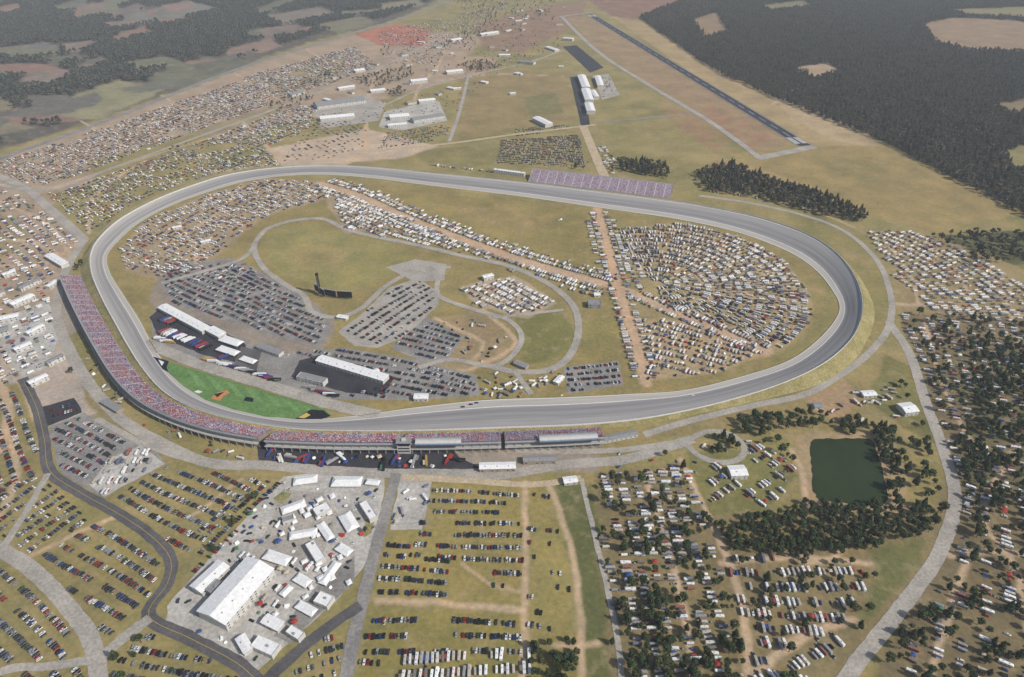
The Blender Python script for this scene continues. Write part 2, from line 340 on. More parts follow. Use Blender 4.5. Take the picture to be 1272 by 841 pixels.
def lanes(px,dirp,gap,a=.4,rgb=(160,146,110)):
    P=G(px); A=g1(*dirp[0]);B=g1(*dirp[1]); d=(B-A)/np.linalg.norm(B-A); n=np.array([-d[1],d[0]]); mn=P.min(0);mx=P.max(0)
    sel=np.where((GX>mn[0])&(GX<mx[0])&(GY>mn[1])&(GY<mx[1]))[0]; x=GX[sel];y=GY[sel]; k=inpoly(P,x,y); sel=sel[k]
    v=(GX[sel]*n[0]+GY[sel]*n[1]-(P@n).min()-gap*.3+gap/2)%gap; al=np.clip(1-np.abs(v-gap*.0)/2.5,0,1)+np.clip(1-np.abs(v-gap)/2.5,0,1); al=al*a*np.clip(.6+.5*vn(GX[sel],GY[sel],30,4),0,1)
    C[sel]=C[sel]*(1-al[:,None])+np.array(S(*rgb))*al[:,None]
for p,dd,g in [([(535,599),(645,604),(650,700),(510,690),(520,660)],((540,640),(645,645)),12.5),([(142,620),(205,578),(326,597),(240,686),(216,676)],((150,622),(240,668)),12.5),([(-60,640),(0,600),(58,594),(112,648),(40,688),(0,668)],((20,665),(90,615)),12.5),
   ([(48,692),(120,650),(200,702),(186,742),(140,788),(112,780)],((60,692),(150,750)),12.5),([(-100,690),(0,705),(40,724),(92,800),(112,860),(-100,870)],((0,720),(90,810)),12)]: lanes(p,dd,g)
Lm=C@np.array([.3,.6,.1]); C=C*.91+Lm[:,None]*.09*np.array([1.04,.98,.95])
Gv=np.zeros((len(GX),3)); Gv[:,0]=GX;Gv[:,1]=GY
ii,jj=np.meshgrid(np.arange(R-1),np.arange(Cn-1),indexing='ij'); a=(ii*Cn+jj).ravel()
m,nt,b=newmat('ground_grass_and_dirt',1)
N=nt.nodes.new; Lk=nt.links.new
at=N('ShaderNodeAttribute'); at.attribute_name='Col'; tc=N('ShaderNodeTexCoord')
def nz_(scale,det,lo,hi,a0=.3,a1=.7):
    n=N('ShaderNodeTexNoise'); n.inputs['Scale'].default_value=scale; n.inputs['Detail'].default_value=det; n.inputs['Roughness'].default_value=.72
    Lk(tc.outputs['Object'],n.inputs['Vector']); r=N('ShaderNodeMapRange'); r.inputs[1].default_value=a0; r.inputs[2].default_value=a1; r.inputs[3].default_value=lo; r.inputs[4].default_value=hi
    Lk(n.outputs['Fac'],r.inputs[0]); return r.outputs[0]
m1=N('ShaderNodeMath'); m1.operation='MULTIPLY'; Lk(nz_(.015,9,.72,1.2),m1.inputs[0]); Lk(nz_(.2,7,.72,1.24),m1.inputs[1])
sm=N('ShaderNodeVectorMath'); sm.operation='SCALE'; Lk(at.outputs['Color'],sm.inputs[0]); Lk(m1.outputs[0],sm.inputs['Scale'])
hv=N('ShaderNodeMix'); hv.data_type='RGBA'; hv.blend_type='MULTIPLY'; hv.inputs[7].default_value=(1.14,.95,.87,1); Lk(nz_(.03,6,0,1),hv.inputs[0]); Lk(sm.outputs[0],hv.inputs[6])
h2=N('ShaderNodeMix'); h2.data_type='RGBA'; h2.inputs[7].default_value=(*S(162,144,112),1); Lk(nz_(.045,8,0,.75,.53,.72),h2.inputs[0]); Lk(hv.outputs[2],h2.inputs[6])
Lk(h2.outputs[2],b.inputs['Base Color'])
ground=mesh_np('ground',Gv,np.stack([a,a+Cn,a+Cn+1,a+1],1),[m])
ca=ground.data.attributes.new('Col','FLOAT_COLOR','POINT'); CC=np.ones((len(C),4),np.float32); CC[:,:3]=np.clip(C,0,1)
ca.data.foreach_set('color',CC.ravel())
print('ground',time.time()-T0)
# ================= TRACK =================
TR=[((400,206),(400,217),1.5),((460,208),(460,221),1.5),((540,216),(540,231),1.5),((640,226),(640,243),1.5),((740,238),(738,257),1.5),((840,251),(835,271),2.5),((915,264),(903,285),6),
((965,277),(947,299),8.5),((1008,294),(986,316),10),((1040,316),(1014,336),10.5),((1062,345),(1033,359),10.5),((1071,378),(1043,380),10.5),((1064,410),(1036,400),10.5),((1042,437),(1011,427),10),((1006,461),(976,450),9),((950,484),(918,469),5),
((880,504),(850,485),2.5),((800,520),(780,490),2),((720,528),(700,494),2),((620,532),(610,497),2.5),((520,535),(520,506),3),((430,535),(440,517),3.5),((360,532),(368,521),3.5),((290,521),(297,510),3.5),((240,507),(252,494),3),((205,488),(223,474),3),((180,462),(203,450),3),
((160,432),(187,424),4),((142,400),(172,396),6.5),((125,368),(152,365),8.5),((114,340),(136,338),9),((113,315),(133,318),9),((125,294),(147,299),9),((150,272),(171,278),9),((190,250),(209,257),8.5),((235,232),(251,241),6.5),((285,217),(298,227),4),((340,209),(348,219),2)]
rows=[]
for o,i,z in TR:
    O=G([o],z)[0]; I=G([i])[0]; rows.append([*I,*O,z])
W=smooth(np.array(rows),True,7); I=W[:,:2];O=W[:,2:4];zo=np.maximum(W[:,4],1)
m,nt,b=newmat('track_asphalt',.85); N=nt.nodes.new; Lk=nt.links.new
uvn=N('ShaderNodeUVMap'); mp=N('ShaderNodeMapping'); mp.inputs['Scale'].default_value=(26,.012,1); Lk(uvn.outputs[0],mp.inputs[0])
n=N('ShaderNodeTexNoise'); n.inputs['Scale'].default_value=1; n.inputs['Detail'].default_value=6; Lk(mp.outputs[0],n.inputs[0])
sx=N('ShaderNodeSeparateXYZ'); Lk(uvn.outputs[0],sx.inputs[0]); rp=N('ShaderNodeValToRGB'); e=rp.color_ramp.elements
e[0].position=0;e[0].color=(*S(172,166,158),1); e[1].position=1; e[1].color=(*S(154,150,146),1)
for p,c in [(.23,(168,163,156)),(.29,(142,139,137)),(.42,(128,126,126)),(.52,(146,143,141)),(.62,(134,132,131)),(.8,(154,151,148))]:
    q=e.new(p); q.color=(*S(*c),1)
Lk(sx.outputs[0],rp.inputs[0]); mr=N('ShaderNodeMapRange'); mr.inputs[1].default_value=.3; mr.inputs[2].default_value=.7; mr.inputs[3].default_value=.82; mr.inputs[4].default_value=1.14; Lk(n.outputs[0],mr.inputs[0])
s=N('ShaderNodeVectorMath'); s.operation='SCALE'; Lk(rp.outputs[0],s.inputs[0]); Lk(mr.outputs[0],s.inputs['Scale']); Lk(s.outputs[0],b.inputs['Base Color']); M['track']=m
fr=[0,.1,.26,.4,.5,.65,.8,1.0]; m_=len(W);k=len(fr); V=np.zeros((m_,k,3))
def tz(f,zo): return .35+ (zo-.35)*max(0,(f-.26)/.74)**1.1
for j,f in enumerate(fr):
    V[:,j,:2]=I+(O-I)*f; V[:,j,2]=tz(f,zo)
sl=np.concatenate([[0],np.cumsum(np.linalg.norm(np.diff(O,axis=0),axis=1))]); uv=np.zeros((m_,k,2)); uv[:,:,0]=np.array(fr)[None]; uv[:,:,1]=sl[:,None]
ii=np.arange(m_); i2=(ii+1)%m_; Fs=np.concatenate([np.stack([ii*k+j,i2*k+j,i2*k+j+1,ii*k+j+1],1) for j in range(k-1)])
tr=mesh_np('race_track',V.reshape(-1,3),Fs,[M['track']],uv.reshape(-1,2))
def tline(name,f0,f1,mat,dz=.06):
    P0=I+(O-I)*f0;P1=I+(O-I)*f1; V=np.zeros((2*m_,3)); V[:m_,:2]=P0;V[m_:,:2]=P1;V[:m_,2]=tz(f0,zo)+dz;V[m_:,2]=tz(f1,zo)+dz
    mesh_np(name,V,np.stack([ii,i2,i2+m_,ii+m_],1),[mat])
tline('track_edge_line',.24,.262,M['wpaint']); tline('track_edge_line',.955,.975,M['wpaint']); tline('track_edge_line',.0,.02,M['wpaint'])
d=O-I; nO=d/np.linalg.norm(d,axis=1,keepdims=True)
V=np.zeros((m_,3,3)); V[:,0,:2]=I-nO*.01; V[:,0,2]=.34; V[:,1,:2]=I-nO*1.5; V[:,1,2]=.0;V[:,2,:2]=I-nO*1.6;V[:,2,2]=-.2
mesh_np('track_shoulder',V.reshape(-1,3),np.concatenate([np.stack([ii*3+j,ii*3+j+1,i2*3+j+1,i2*3+j],1) for j in range(2)]),[M['bgrass']])
V=np.zeros((m_,3,3)); V[:,0,:2]=O+nO*.55; V[:,0,2]=zo; V[:,1,:2]=O+nO*2.5;V[:,1,2]=zo-.2;V[:,2,:2]=O+nO*(3.5+zo*1.5)[:,None];V[:,2,2]=-.1
mesh_np('track_embankment',V.reshape(-1,3),np.concatenate([np.stack([ii*3+j,i2*3+j,i2*3+j+1,ii*3+j+1],1) for j in range(2)]),[M['bgrass']])
sweep('retaining_wall',O,zo,nO,[(.0,0.),(.0,1.3),(.55,1.3),(.55,-.3)],[M['offw']],True)
fb=MB()
for q in range(0,m_,2):
    x,y=O[q]+nO[q]*.3; z=zo[q]; fb.box(x-.1,x+.1,y-.1,y+.1,z+1.3,z+6,0)
fb.obj('catch_fence',[M['steel']])
for q in (0,1,2,3): sweep('catch_fence_cable',O,zo,nO,[(.3,2.4+q*1.1),(.36,2.5+q*1.1)],[M['steel']],True)
# ================= ROADS / LOTS =================
L=M
poly('paved_lot',[(208,332),(290,322),(345,350),(400,388),(412,405),(395,432),(320,412),(215,378),(200,352)],L['asph'])
poly('paved_lot',[(420,412),(455,385),(482,358),(520,345),(543,362),(545,378),(505,418),(470,432),(440,430)],L['asph_l'])
poly('paved_lot',[(485,432),(530,394),(578,418),(552,452),(520,448)],L['asph'])
poly('paved_lot',[(480,332),(515,322),(555,328),(552,348),(515,350)],L['asph_l'])
poly('paved_lot',[(186,392),(205,378),(265,404),(340,440),(430,432),(520,448),(592,466),(596,492),(500,497),(418,497),(330,474),(240,448),(192,425)],L['asph'])
poly('garage_paddock',[(186,394),(203,380),(262,404),(306,428),(300,452),(250,440),(196,418)],L['asph_b'])
poly('garage_paddock',[(300,430),(325,437),(318,462),(290,452)],L['asph_d'])
poly('garage_paddock',[(372,448),(398,440),(490,468),(478,490),(430,488),(362,468)],L['asph_b'])
poly('paved_lot',[(700,456),(768,448),(775,478),(705,490)],L['asph'])
poly('midway_pavement',[(318,548),(420,552),(560,556),(572,570),(600,582),(480,584),(385,578),(322,572)],L['asph_b'])
poly('paved_lot',[(45,508),(92,494),(102,512),(58,530)],L['asph_b'])
poly('paved_lot',[(60,532),(104,513),(192,558),(205,575),(128,618),(75,588)],L['asph'])
poly('concrete_lot',[(133,572),(175,553),(206,576),(128,618),(112,602)],L['conc'])
poly('fan_midway_concrete',[(208,752),(352,592),(400,586),(478,592),(474,640),(455,700),(420,745),(385,775),(322,832),(255,800),(206,772)],L['conc'])
poly('fan_midway_asphalt',[(352,608),(400,612),(420,640),(400,690),(350,700),(300,760),(280,740),(330,660)],L['asph_l'])
poly('fan_midway_asphalt',[(400,720),(440,690),(440,725),(400,758),(360,800),(340,790)],L['asph'])
poly('fan_midway_lawn',[(338,620),(352,610),(362,614),(350,626)],L['bgrass']); poly('fan_midway_lawn',[(455,645),(466,640),(462,662),(452,668)],L['bgrass'])
poly('concrete_pad',[(497,594),(538,594),(524,658),(484,658)],L['conc'])
poly('paved_lot',[(0,398),(60,372),(72,420),(60,455),(30,470),(0,440)],L['conc'])
poly('airport_apron',[(699,58),(716,56),(750,84),(733,90)],L['asph_b'])
poly('airport_apron',[(708,96),(722,94),(733,155),(722,157)],L['asph_b'])
poly('airport_apron',[(736,94),(756,92),(770,118),(748,124)],L['asph_l'])
poly('industrial_yard',[(385,130),(450,118),(480,128),(470,150),(400,160)],L['asph_l'])
poly('industrial_yard',[(478,138),(545,125),(556,150),(500,162),(470,158)],L['conc'])
rd=lambda p,w,mt,name='road':ribbon(name,p,w,L[mt])
rd([(868,243),(930,252),(1000,268),(1050,288),(1088,322),(1106,365),(1104,405),(1078,440),(1040,468),(1000,490),(930,505),(860,522),(800,540)],9,'asph_l')
rd([(1104,400),(1130,440),(1150,500),(1172,560),(1186,620),(1165,690),(1115,760),(1060,830),(1020,900)],12,'asph_l')
rd([(860,545),(780,570),(700,577),(620,590),(540,588),(480,588),(400,584),(330,578),(260,575),(200,550),(150,520),(110,475),(82,425),(70,385),(82,335),(105,298)],13,'asph_l')
rd([(105,298),(60,258),(20,228),(-80,190)],16,'asph_l')
rd([(120,520),(180,552),(240,572),(300,582)],7,'asph_l')
rd([(28,470),(45,505),(55,545),(62,585),(100,612),(150,640),(190,668),(212,695),(208,725),(185,765),(240,795),(300,828),(350,880)],11,'asph_d')
rd([(-80,640),(0,682),(45,712),(85,755),(115,800),(128,880)],13,'asph_l')
rd([(122,820),(150,795),(186,768)],10,'asph_l')
rd([(0,686),(30,640),(60,588)],7,'asph_l')
rd([(492,588),(478,640),(462,700),(440,790),(420,890)],11,'asph')
rd([(448,752),(400,785),(345,832),(300,880)],10,'asph_d')
rd([(-60,890),(0,835),(60,828),(125,818)],7,'asph_l')
rd([(500,593),(580,597),(660,602),(722,594)],8,'dirt')
rd([(722,594),(735,650),(752,720),(768,800),(775,880)],5,'asph_l')
rd([(852,548),(880,536),(910,541),(925,558),(915,572),(890,574),(868,566),(852,552)],7,'asph_l')
rd([(640,560),(760,560),(852,548)],8,'asph_l')
rd([(-400,345),(0,197),(140,147),(300,84),(430,44),(540,8),(640,-35)],20,'asph')
rd([(-20,225),(60,236),(150,205),(260,165),(370,125),(470,85),(560,40)],10,'asph_l')
rd([(740,152),(800,147),(860,142)],9,'asph')
rd([(455,188),(560,178),(640,167),(740,155)],11,'dirt')
rd([(582,92),(572,135),(558,176)],9,'asph_l')
rd([(700,62),(655,78),(582,94),(520,112),(480,130)],9,'asph_l')
rd([(697,20),(740,62),(800,102),(880,150),(945,197)],16,'asph_l','taxiway')
rd([(690,22),(735,15)],14,'asph_l','taxiway'); rd([(940,197),(1012,182)],24,'asph_l','taxiway'); rd([(724,156),(738,190),(752,222)],20,'dirt')
A=g1(733,18);B=g1(1000,181)
ribbon('runway',[A,B],36,L['asph_b'],world=True)
dr=(B-A)/np.linalg.norm(B-A); nr=np.array([-dr[1],dr[0]]); Lr=np.linalg.norm(B-A)
for sft in (-16,16): ribbon('runway_edge_line',[A+nr*sft,B+nr*sft],.9,L['wpaint'],world=True,keep=False)
q=60
zz=nz()
while q<Lr-60: ribbon('runway_centre_line',[A+dr*q,A+dr*(q+35)],1.0,L['wpaint'],zz,world=True,keep=False,step=50); q+=60
for e0 in (12,Lr-60):
    for t in range(-6,7,2):
        if t: ribbon('runway_threshold_mark',[A+dr*e0+nr*t*2.2,A+dr*(e0+45)+nr*t*2.2],2.2,L['wpaint'],zz,world=True,keep=False,step=50)
# infield road course
rd([(330,285),(360,275),(400,272),(430,285),(470,295),(520,305),(575,318),(630,330),(680,352),(712,380),(718,415),(705,445),(680,460),(640,462),(610,455)],10,'asph_l','road_course')
rd([(330,285),(316,305),(325,330),(352,352),(378,368),(388,388),(420,394),(450,382),(480,355),(520,335),(560,332)],9,'asph_l','road_course')
rd([(520,335),(542,345),(546,368),(590,385),(630,397),(648,418),(636,442),(610,455),(560,447),(520,457)],8,'asph_l','road_course')
rd([(200,352),(250,338),(300,322),(316,305)],8,'asph_l')
rd([(180,425),(240,450),(300,469),(360,487),(410,502),(470,516)],17,'asph_l','pit_road')
rd([(640,462),(660,490)],7,'asph_l'); rd([(612,395),(640,392),(700,385)],6,'asph_l')
ribbon('pit_wall',[(188,442),(240,461),(300,480),(360,497),(400,508)],1.0,L['wpaint'],keep=False)
ribbon('road_centre_line',[(30,475),(45,505),(55,545),(62,585),(100,612),(150,640),(190,668),(212,695),(208,725),(185,765),(240,795),(300,828),(350,880)],.3,L['ypaint'],keep=False)
# painted tri-oval
poly('painted_infield_turf',[(200,447),(250,462),(310,481),(365,497),(404,509),(412,516),(380,521),(330,518),(290,509),(255,497),(228,480),(210,464)],L['gpaint'],jit=.2)
g2=mnoise('painted_turf_light',S(98,132,78),S(116,148,92),.05,.95,.3)
zz=nz()
for t in range(7):
    x=232+t*24; y=457+t*7.5
    poly('turf_stripe',[(x,y+2),(x+9,y+5),(x+24,y+24-t*1.2),(x+14,y+22-t*1.2)],g2,zz,jit=.1)
zz=nz(); poly('painted_logo',[(190,443),(210,449),(207,457),(210,463),(202,459)],L['blackp'],zz,jit=.1)
poly('painted_logo',[(366,521),(386,509),(402,510),(411,517),(400,521)],L['blackp'],zz,jit=.1)
poly('painted_logo',[(262,495),(270,488),(282,485),(286,488),(278,492),(274,498),(268,497)],L['orange'],zz,jit=.1)
poly('painted_logo',[(302,498),(306,493),(315,495),(314,500)],L['blackp'],zz,jit=.1)
zz=nz(); poly('painted_logo',[(370,519),(381,513),(386,516),(378,520)],L['ypaint'],zz,jit=.1)
poly('painted_logo',[(266,490),(279,487),(275,490),(270,494)],L['blackp'],zz,jit=.1)
poly('painted_logo',[(241,487),(246,485),(252,487),(247,489)],L['wpaint'],zz,jit=.1)
poly('painted_logo',[(197,447),(204,450),(201,455)],L['wpaint'],zz,jit=.05)
# pond
wm=mnoise('pond_water',(.022,.036,.012),(.034,.048,.018),.02,.12)
nt=wm.node_tree; b=nt.nodes['Principled BSDF']; b.inputs['Specular IOR Level'].default_value=.12
bn=nt.nodes.new('ShaderNodeBump'); nn=nt.nodes.new('ShaderNodeTexNoise'); nn.inputs['Scale'].default_value=.8; bn.inputs['Strength'].default_value=.15; nt.links.new(nn.outputs[0],bn.inputs['Height']); nt.links.new(bn.outputs[0],b.inputs['Normal'])
PO=[(1006,550),(1012,545),(1080,545),(1086,552),(1098,590),(1104,622),(1094,630),(1020,622),(1010,610)]
poly('pond_water',PO,wm,jit=1.6,step=4)
print('roads',time.time()-T0)
# ================= BUILDINGS =================
BF=[]
def place(o,A,B):
    c=(A+B)/2; d=B-A; o.location=(c[0],c[1],0); o.rotation_euler=(0,0,math.atan2(d[1],d[0]))
def building(name,a,b_,w,h,wall='offw',roof='white',kind='gable'):
    A=g1(*a);B=g1(*b_); Ln=np.linalg.norm(B-A); l=Ln/2; w2=w/2; mb=MB()
    mb.box(-l,l,-w2,w2,0,h,0)
    if kind=='gable':
        rh=w*.12; e=.6
        mb.add([(-l-e,-w2-e,h+.02),(l+e,-w2-e,h+.02),(l+e,0,h+rh),(-l-e,0,h+rh),(-l-e,w2+e,h+.02),(l+e,w2+e,h+.02)],[(0,1,2,3),(3,2,5,4),(0,3,4),(1,5,2)],1)
        nb=int(l*2/12)
        for i in range(nb): x=-l+6+i*12; mb.box(x-.5,x+.5,-w*.22-.4,-w*.22+.4,h+rh*.55,h+rh*.56+.8,3)
        x=-l+6
        while x<l: mb.box(x-.08,x+.08,-.3,.3,h+rh+.01,h+rh+.2,3); x+=6
    else:
        mb.box(-l+.4,l-.4,-w2+.4,w2-.4,h+.003,h+.05,1)
        for s0,s1,t0,t1 in ((-l,l,-w2,-w2+.39),(-l,l,w2-.39,w2),(-l,-l+.39,-w2+.4,w2-.4),(l-.39,l,-w2+.4,w2-.4)): mb.box(s0,s1,t0,t1,h+.003,h+.7,0)
        for i in range(max(1,int(l*w2/60))):
            x=random.uniform(-l*.8,l*.8);y=random.uniform(-w2*.6,w2*.6); mb.box(x-1,x+1,y-.8,y+.8,h+.06,h+1.3,3)
    nwin=max(1,int(Ln/5))
    for i in range(nwin):
        x=-l+(i+.5)*Ln/nwin
        for sgn in (-1,1):
            y=sgn*(w2+.03)
            if i%3==1: mb.box(x-1.4,x+1.4,min(y,y-.06*sgn),max(y,y-.06*sgn),.02,min(3,h*.75),3)
            else:
                for zl in np.arange(1.2,h-1.2,3.2): mb.box(x-.9,x+.9,min(y,y-.06*sgn),max(y,y-.06*sgn),zl,zl+1.2,2)
    o=mb.obj(name,[M[wall],M[roof],M['glass'],M['steel']]); place(o,A,B); BF.append(((A+B)/2,(B-A)/Ln,l+2,w2+2)); return o
def tent(name,a,b_,w,h=4,roof='white'):
    A=g1(*a);B=g1(*b_); Ln=np.linalg.norm(B-A); mb=MB(); l=Ln/2; z=h*.7; r=h*.7+w*.16
    mb.add([(-l,-w/2,z),(l,-w/2,z),(l,w/2,z),(-l,w/2,z),(-l+w*.3,0,r),(l-w*.3,0,r)] if Ln>w*.7 else [(-l,-w/2,z),(l,-w/2,z),(l,w/2,z),(-l,w/2,z),(-.1,0,r),(.1,0,r)],[(0,1,5,4),(1,2,5),(2,3,4,5),(3,0,4)],0)
    mb.box(-l,l,-w/2-.03,-w/2+.02,z-1.2,z-.02,0); mb.box(-l,l,w/2-.02,w/2+.03,z-1.2,z-.02,0)
    n=max(2,int(Ln/5)+1)
    for x in np.linspace(-l+.1,l-.1,n):
        for y in (-w/2+.1,w/2-.1): mb.tube([(x,y,0),(x,y,z)],[.08,.08],1,5)
    o=mb.obj(name,[M[roof],M['steel']]); place(o,A,B); BF.append(((A+B)/2,(B-A)/Ln,Ln/2+1,w/2+1)); return o
Bd=building
Bd('garage_building',(203,384),(257,413),13,6); Bd('garage_building',(262,412),(277,420),12,6); Bd('garage_building',(397,449),(480,474),13,6,'offw','white')
Bd('garage_building',(322,432),(350,442),9,5,'offw','greyroof')
tent('hospitality_tent',(276,422),(300,430),13,5); tent('hospitality_tent',(272,434),(296,442),11,5); tent('hospitality_tent',(300,446),(318,452),9,4)
Bd('media_center',(372,470),(405,478),10,6,'offw','greyroof','flat'); Bd('infield_care_center',(515,496),(532,496),9,5,'offw','white')
Bd('restroom_building',(730,380),(746,380),14,6,'greyroof','greyroof','flat'); Bd('restroom_building',(738,368),(745,368),8,4,'offw','white')
Bd('pit_building',(640,452),(655,458),8,4,'brown','greyroof'); Bd('tower_building',(600,348),(612,345),9,6,'offw','white')
for a_,b_ in [((690,478),(698,470)),((420,395),(432,397)),((455,470),(470,462)),((250,303),(262,300)),((215,285),(226,283))]: Bd('concession_building',a_,b_,7,4,'offw','white')
Bd('exhibition_hall',(266,776),(326,708),30,10,'offw','white'); Bd('museum_building',(246,738),(280,706),14,7,'offw','white'); Bd('museum_building',(262,742),(276,728),10,7,'greyroof','greyroof','flat')
for a_,b_,w in [((350,637),(380,626),11),((392,641),(410,632),12),((413,600),(450,600),15),((428,640),(440,660),14),((452,628),(465,648),9),((360,668),(395,662),10),((386,678),(400,700),10),((398,652),(412,672),9),((330,690),(360,700),12),((368,718),(385,728),10),((400,728),(420,700),9),((395,745),(412,752),12),((370,752),(392,764),9),((318,800),(345,812),12),((330,772),(350,782),9),((300,795),(310,812),8),((365,600),(395,596),12),((352,650),(366,646),8),((420,680),(436,690),10),((350,742),(362,730),7),((455,600),(472,602),8),((360,785),(376,795),8)]:
    if random.random()<.5: tent('event_tent',a_,b_,w*.9)
    else: Bd('ticket_building',a_,b_,w*.9,5,'offw',random.choice(['white','white','greyroof']),random.choice(['flat','gable']))
for q in range(26):
    x=random.uniform(345,445); y=random.uniform(612,750); g=random.choice([(1,-.5),(.5,1),(1,.3)])
    k=random.uniform(4,9); tent('event_tent',(x,y),(x+g[0]*k,y+g[1]*k),random.uniform(3.5,6),3.5)
Bd('concession_building',(596,583),(640,582),9,5,'brown','white'); Bd('concession_building',(650,574),(690,573),8,5,'brown','greyroof'); Bd('ticket_building',(700,600),(716,598),8,4,'offw','white'); Bd('barn',(905,590),(925,589),14,6,'offw','white'); Bd('barn',(1118,512),(1134,510),16,6,'offw','white'); Bd('shed',(1070,492),(1086,491),9,4,'offw','white'); Bd('shed',(1010,506),(1020,506),8,4,'offw','greyroof')
Bd('concession_building',(130,500),(150,512),8,4,'brown','greyroof');Bd('concession_building',(750,548),(790,540),8,4,'offw','greyroof')
for a_,b_,w in [((15,382),(42,370),14),((0,400),(25,395),12),((62,320),(82,332),12),((-10,418),(12,412),16),((35,418),(55,408),9),((20,438),(40,430),9),((25,362),(50,350),9),((60,360),(72,352),8),((-20,375),(5,365),11),((38,480),(60,470),9),((60,455),(80,445),7),((5,345),(20,340),9)]:
    Bd('warehouse',a_,b_,w,6,'offw',random.choice(['white','white','greyroof','white']))
for a_,b_,w,r,h in [((392,134),(452,126),46,'greyroof',9),((398,150),(440,146),26,'white',8),((484,148),(508,146),28,'white',8),((512,152),(550,146),26,'greyroof',8),((482,158),(505,156),16,'white',6),((510,104),(530,102),26,'white',9),((554,92),(574,90),26,'white',8),((520,128),(540,126),22,'white',7),((596,45),(618,42),26,'white',8),((646,78),(664,80),20,'greyroof',7),((560,52),(572,50),24,'white',7),((666,150),(682,158),22,'white',9),((460,115),(478,113),22,'white',6),((540,60),(552,58),20,'greyroof',6),((505,130),(516,128),18,'brown',6),((440,90),(452,88),22,'white',6),((680,60),(692,64),20,'white',6),((360,120),(376,116),22,'greyroof',6),((420,112),(440,109),20,'white',6),((620,70),(634,70),18,'white',6)]:
    Bd('industrial_building',a_,b_,w,h,'offw',r)
for q in range(46):
    x=random.uniform(400,700); y=random.uniform(5,125)
    if x<560 and y<60-(x-400)*.1: continue
    Bd('small_house',(x,y),(x+random.uniform(4,9),y+random.uniform(-2,2)),random.uniform(9,14),5,'offw',random.choice(['white','greyroof','brown']))
for a_,b_,w in [((722,97),(728,112),24),((727,114),(732,128),24),((731,132),(734,142),22),((742,98),(746,110),18),((736,116),(741,124),14),((700,50),(712,51),18)]: Bd('aircraft_hangar',a_,b_,w,9,'offw','white')
Bd('suite_building',(614,214),(652,219),10,7,'offw','white','flat')
# ================= GRANDSTANDS =================
m,nt,b=newmat('grandstand_seats',.6); N=nt.nodes.new; Lk=nt.links.new
uvn=N('ShaderNodeUVMap'); sx=N('ShaderNodeSeparateXYZ'); Lk(uvn.outputs[0],sx.inputs[0]); mo=N('ShaderNodeMath'); mo.operation='PINGPONG'; mo.inputs[1].default_value=9; Lk(sx.outputs[1],mo.inputs[0])
gt=N('ShaderNodeMath'); gt.operation='LESS_THAN'; gt.inputs[1].default_value=.8; Lk(mo.outputs[0],gt.inputs[0]); mx=N('ShaderNodeMix'); mx.data_type='RGBA'; Lk(gt.outputs[0],mx.inputs[0])
sn=N('ShaderNodeTexNoise'); sn.inputs['Scale'].default_value=.3; sn.inputs['Detail'].default_value=2; tcc=N('ShaderNodeTexCoord'); Lk(tcc.outputs['Object'],sn.inputs['Vector']); sr=N('ShaderNodeValToRGB'); el_=sr.color_ramp.elements
el_[0].position=.35; el_[0].color=(*S(142,122,136),1); el_[1].position=.65; el_[1].color=(*S(172,160,170),1)
Lk(sn.outputs[0],sr.inputs[0]); Lk(sr.outputs[0],mx.inputs[6])
mx.inputs[7].default_value=(*S(186,184,182),1)
Lk(mx.outputs[2],b.inputs['Base Color']); M['seats']=m
CR=[]
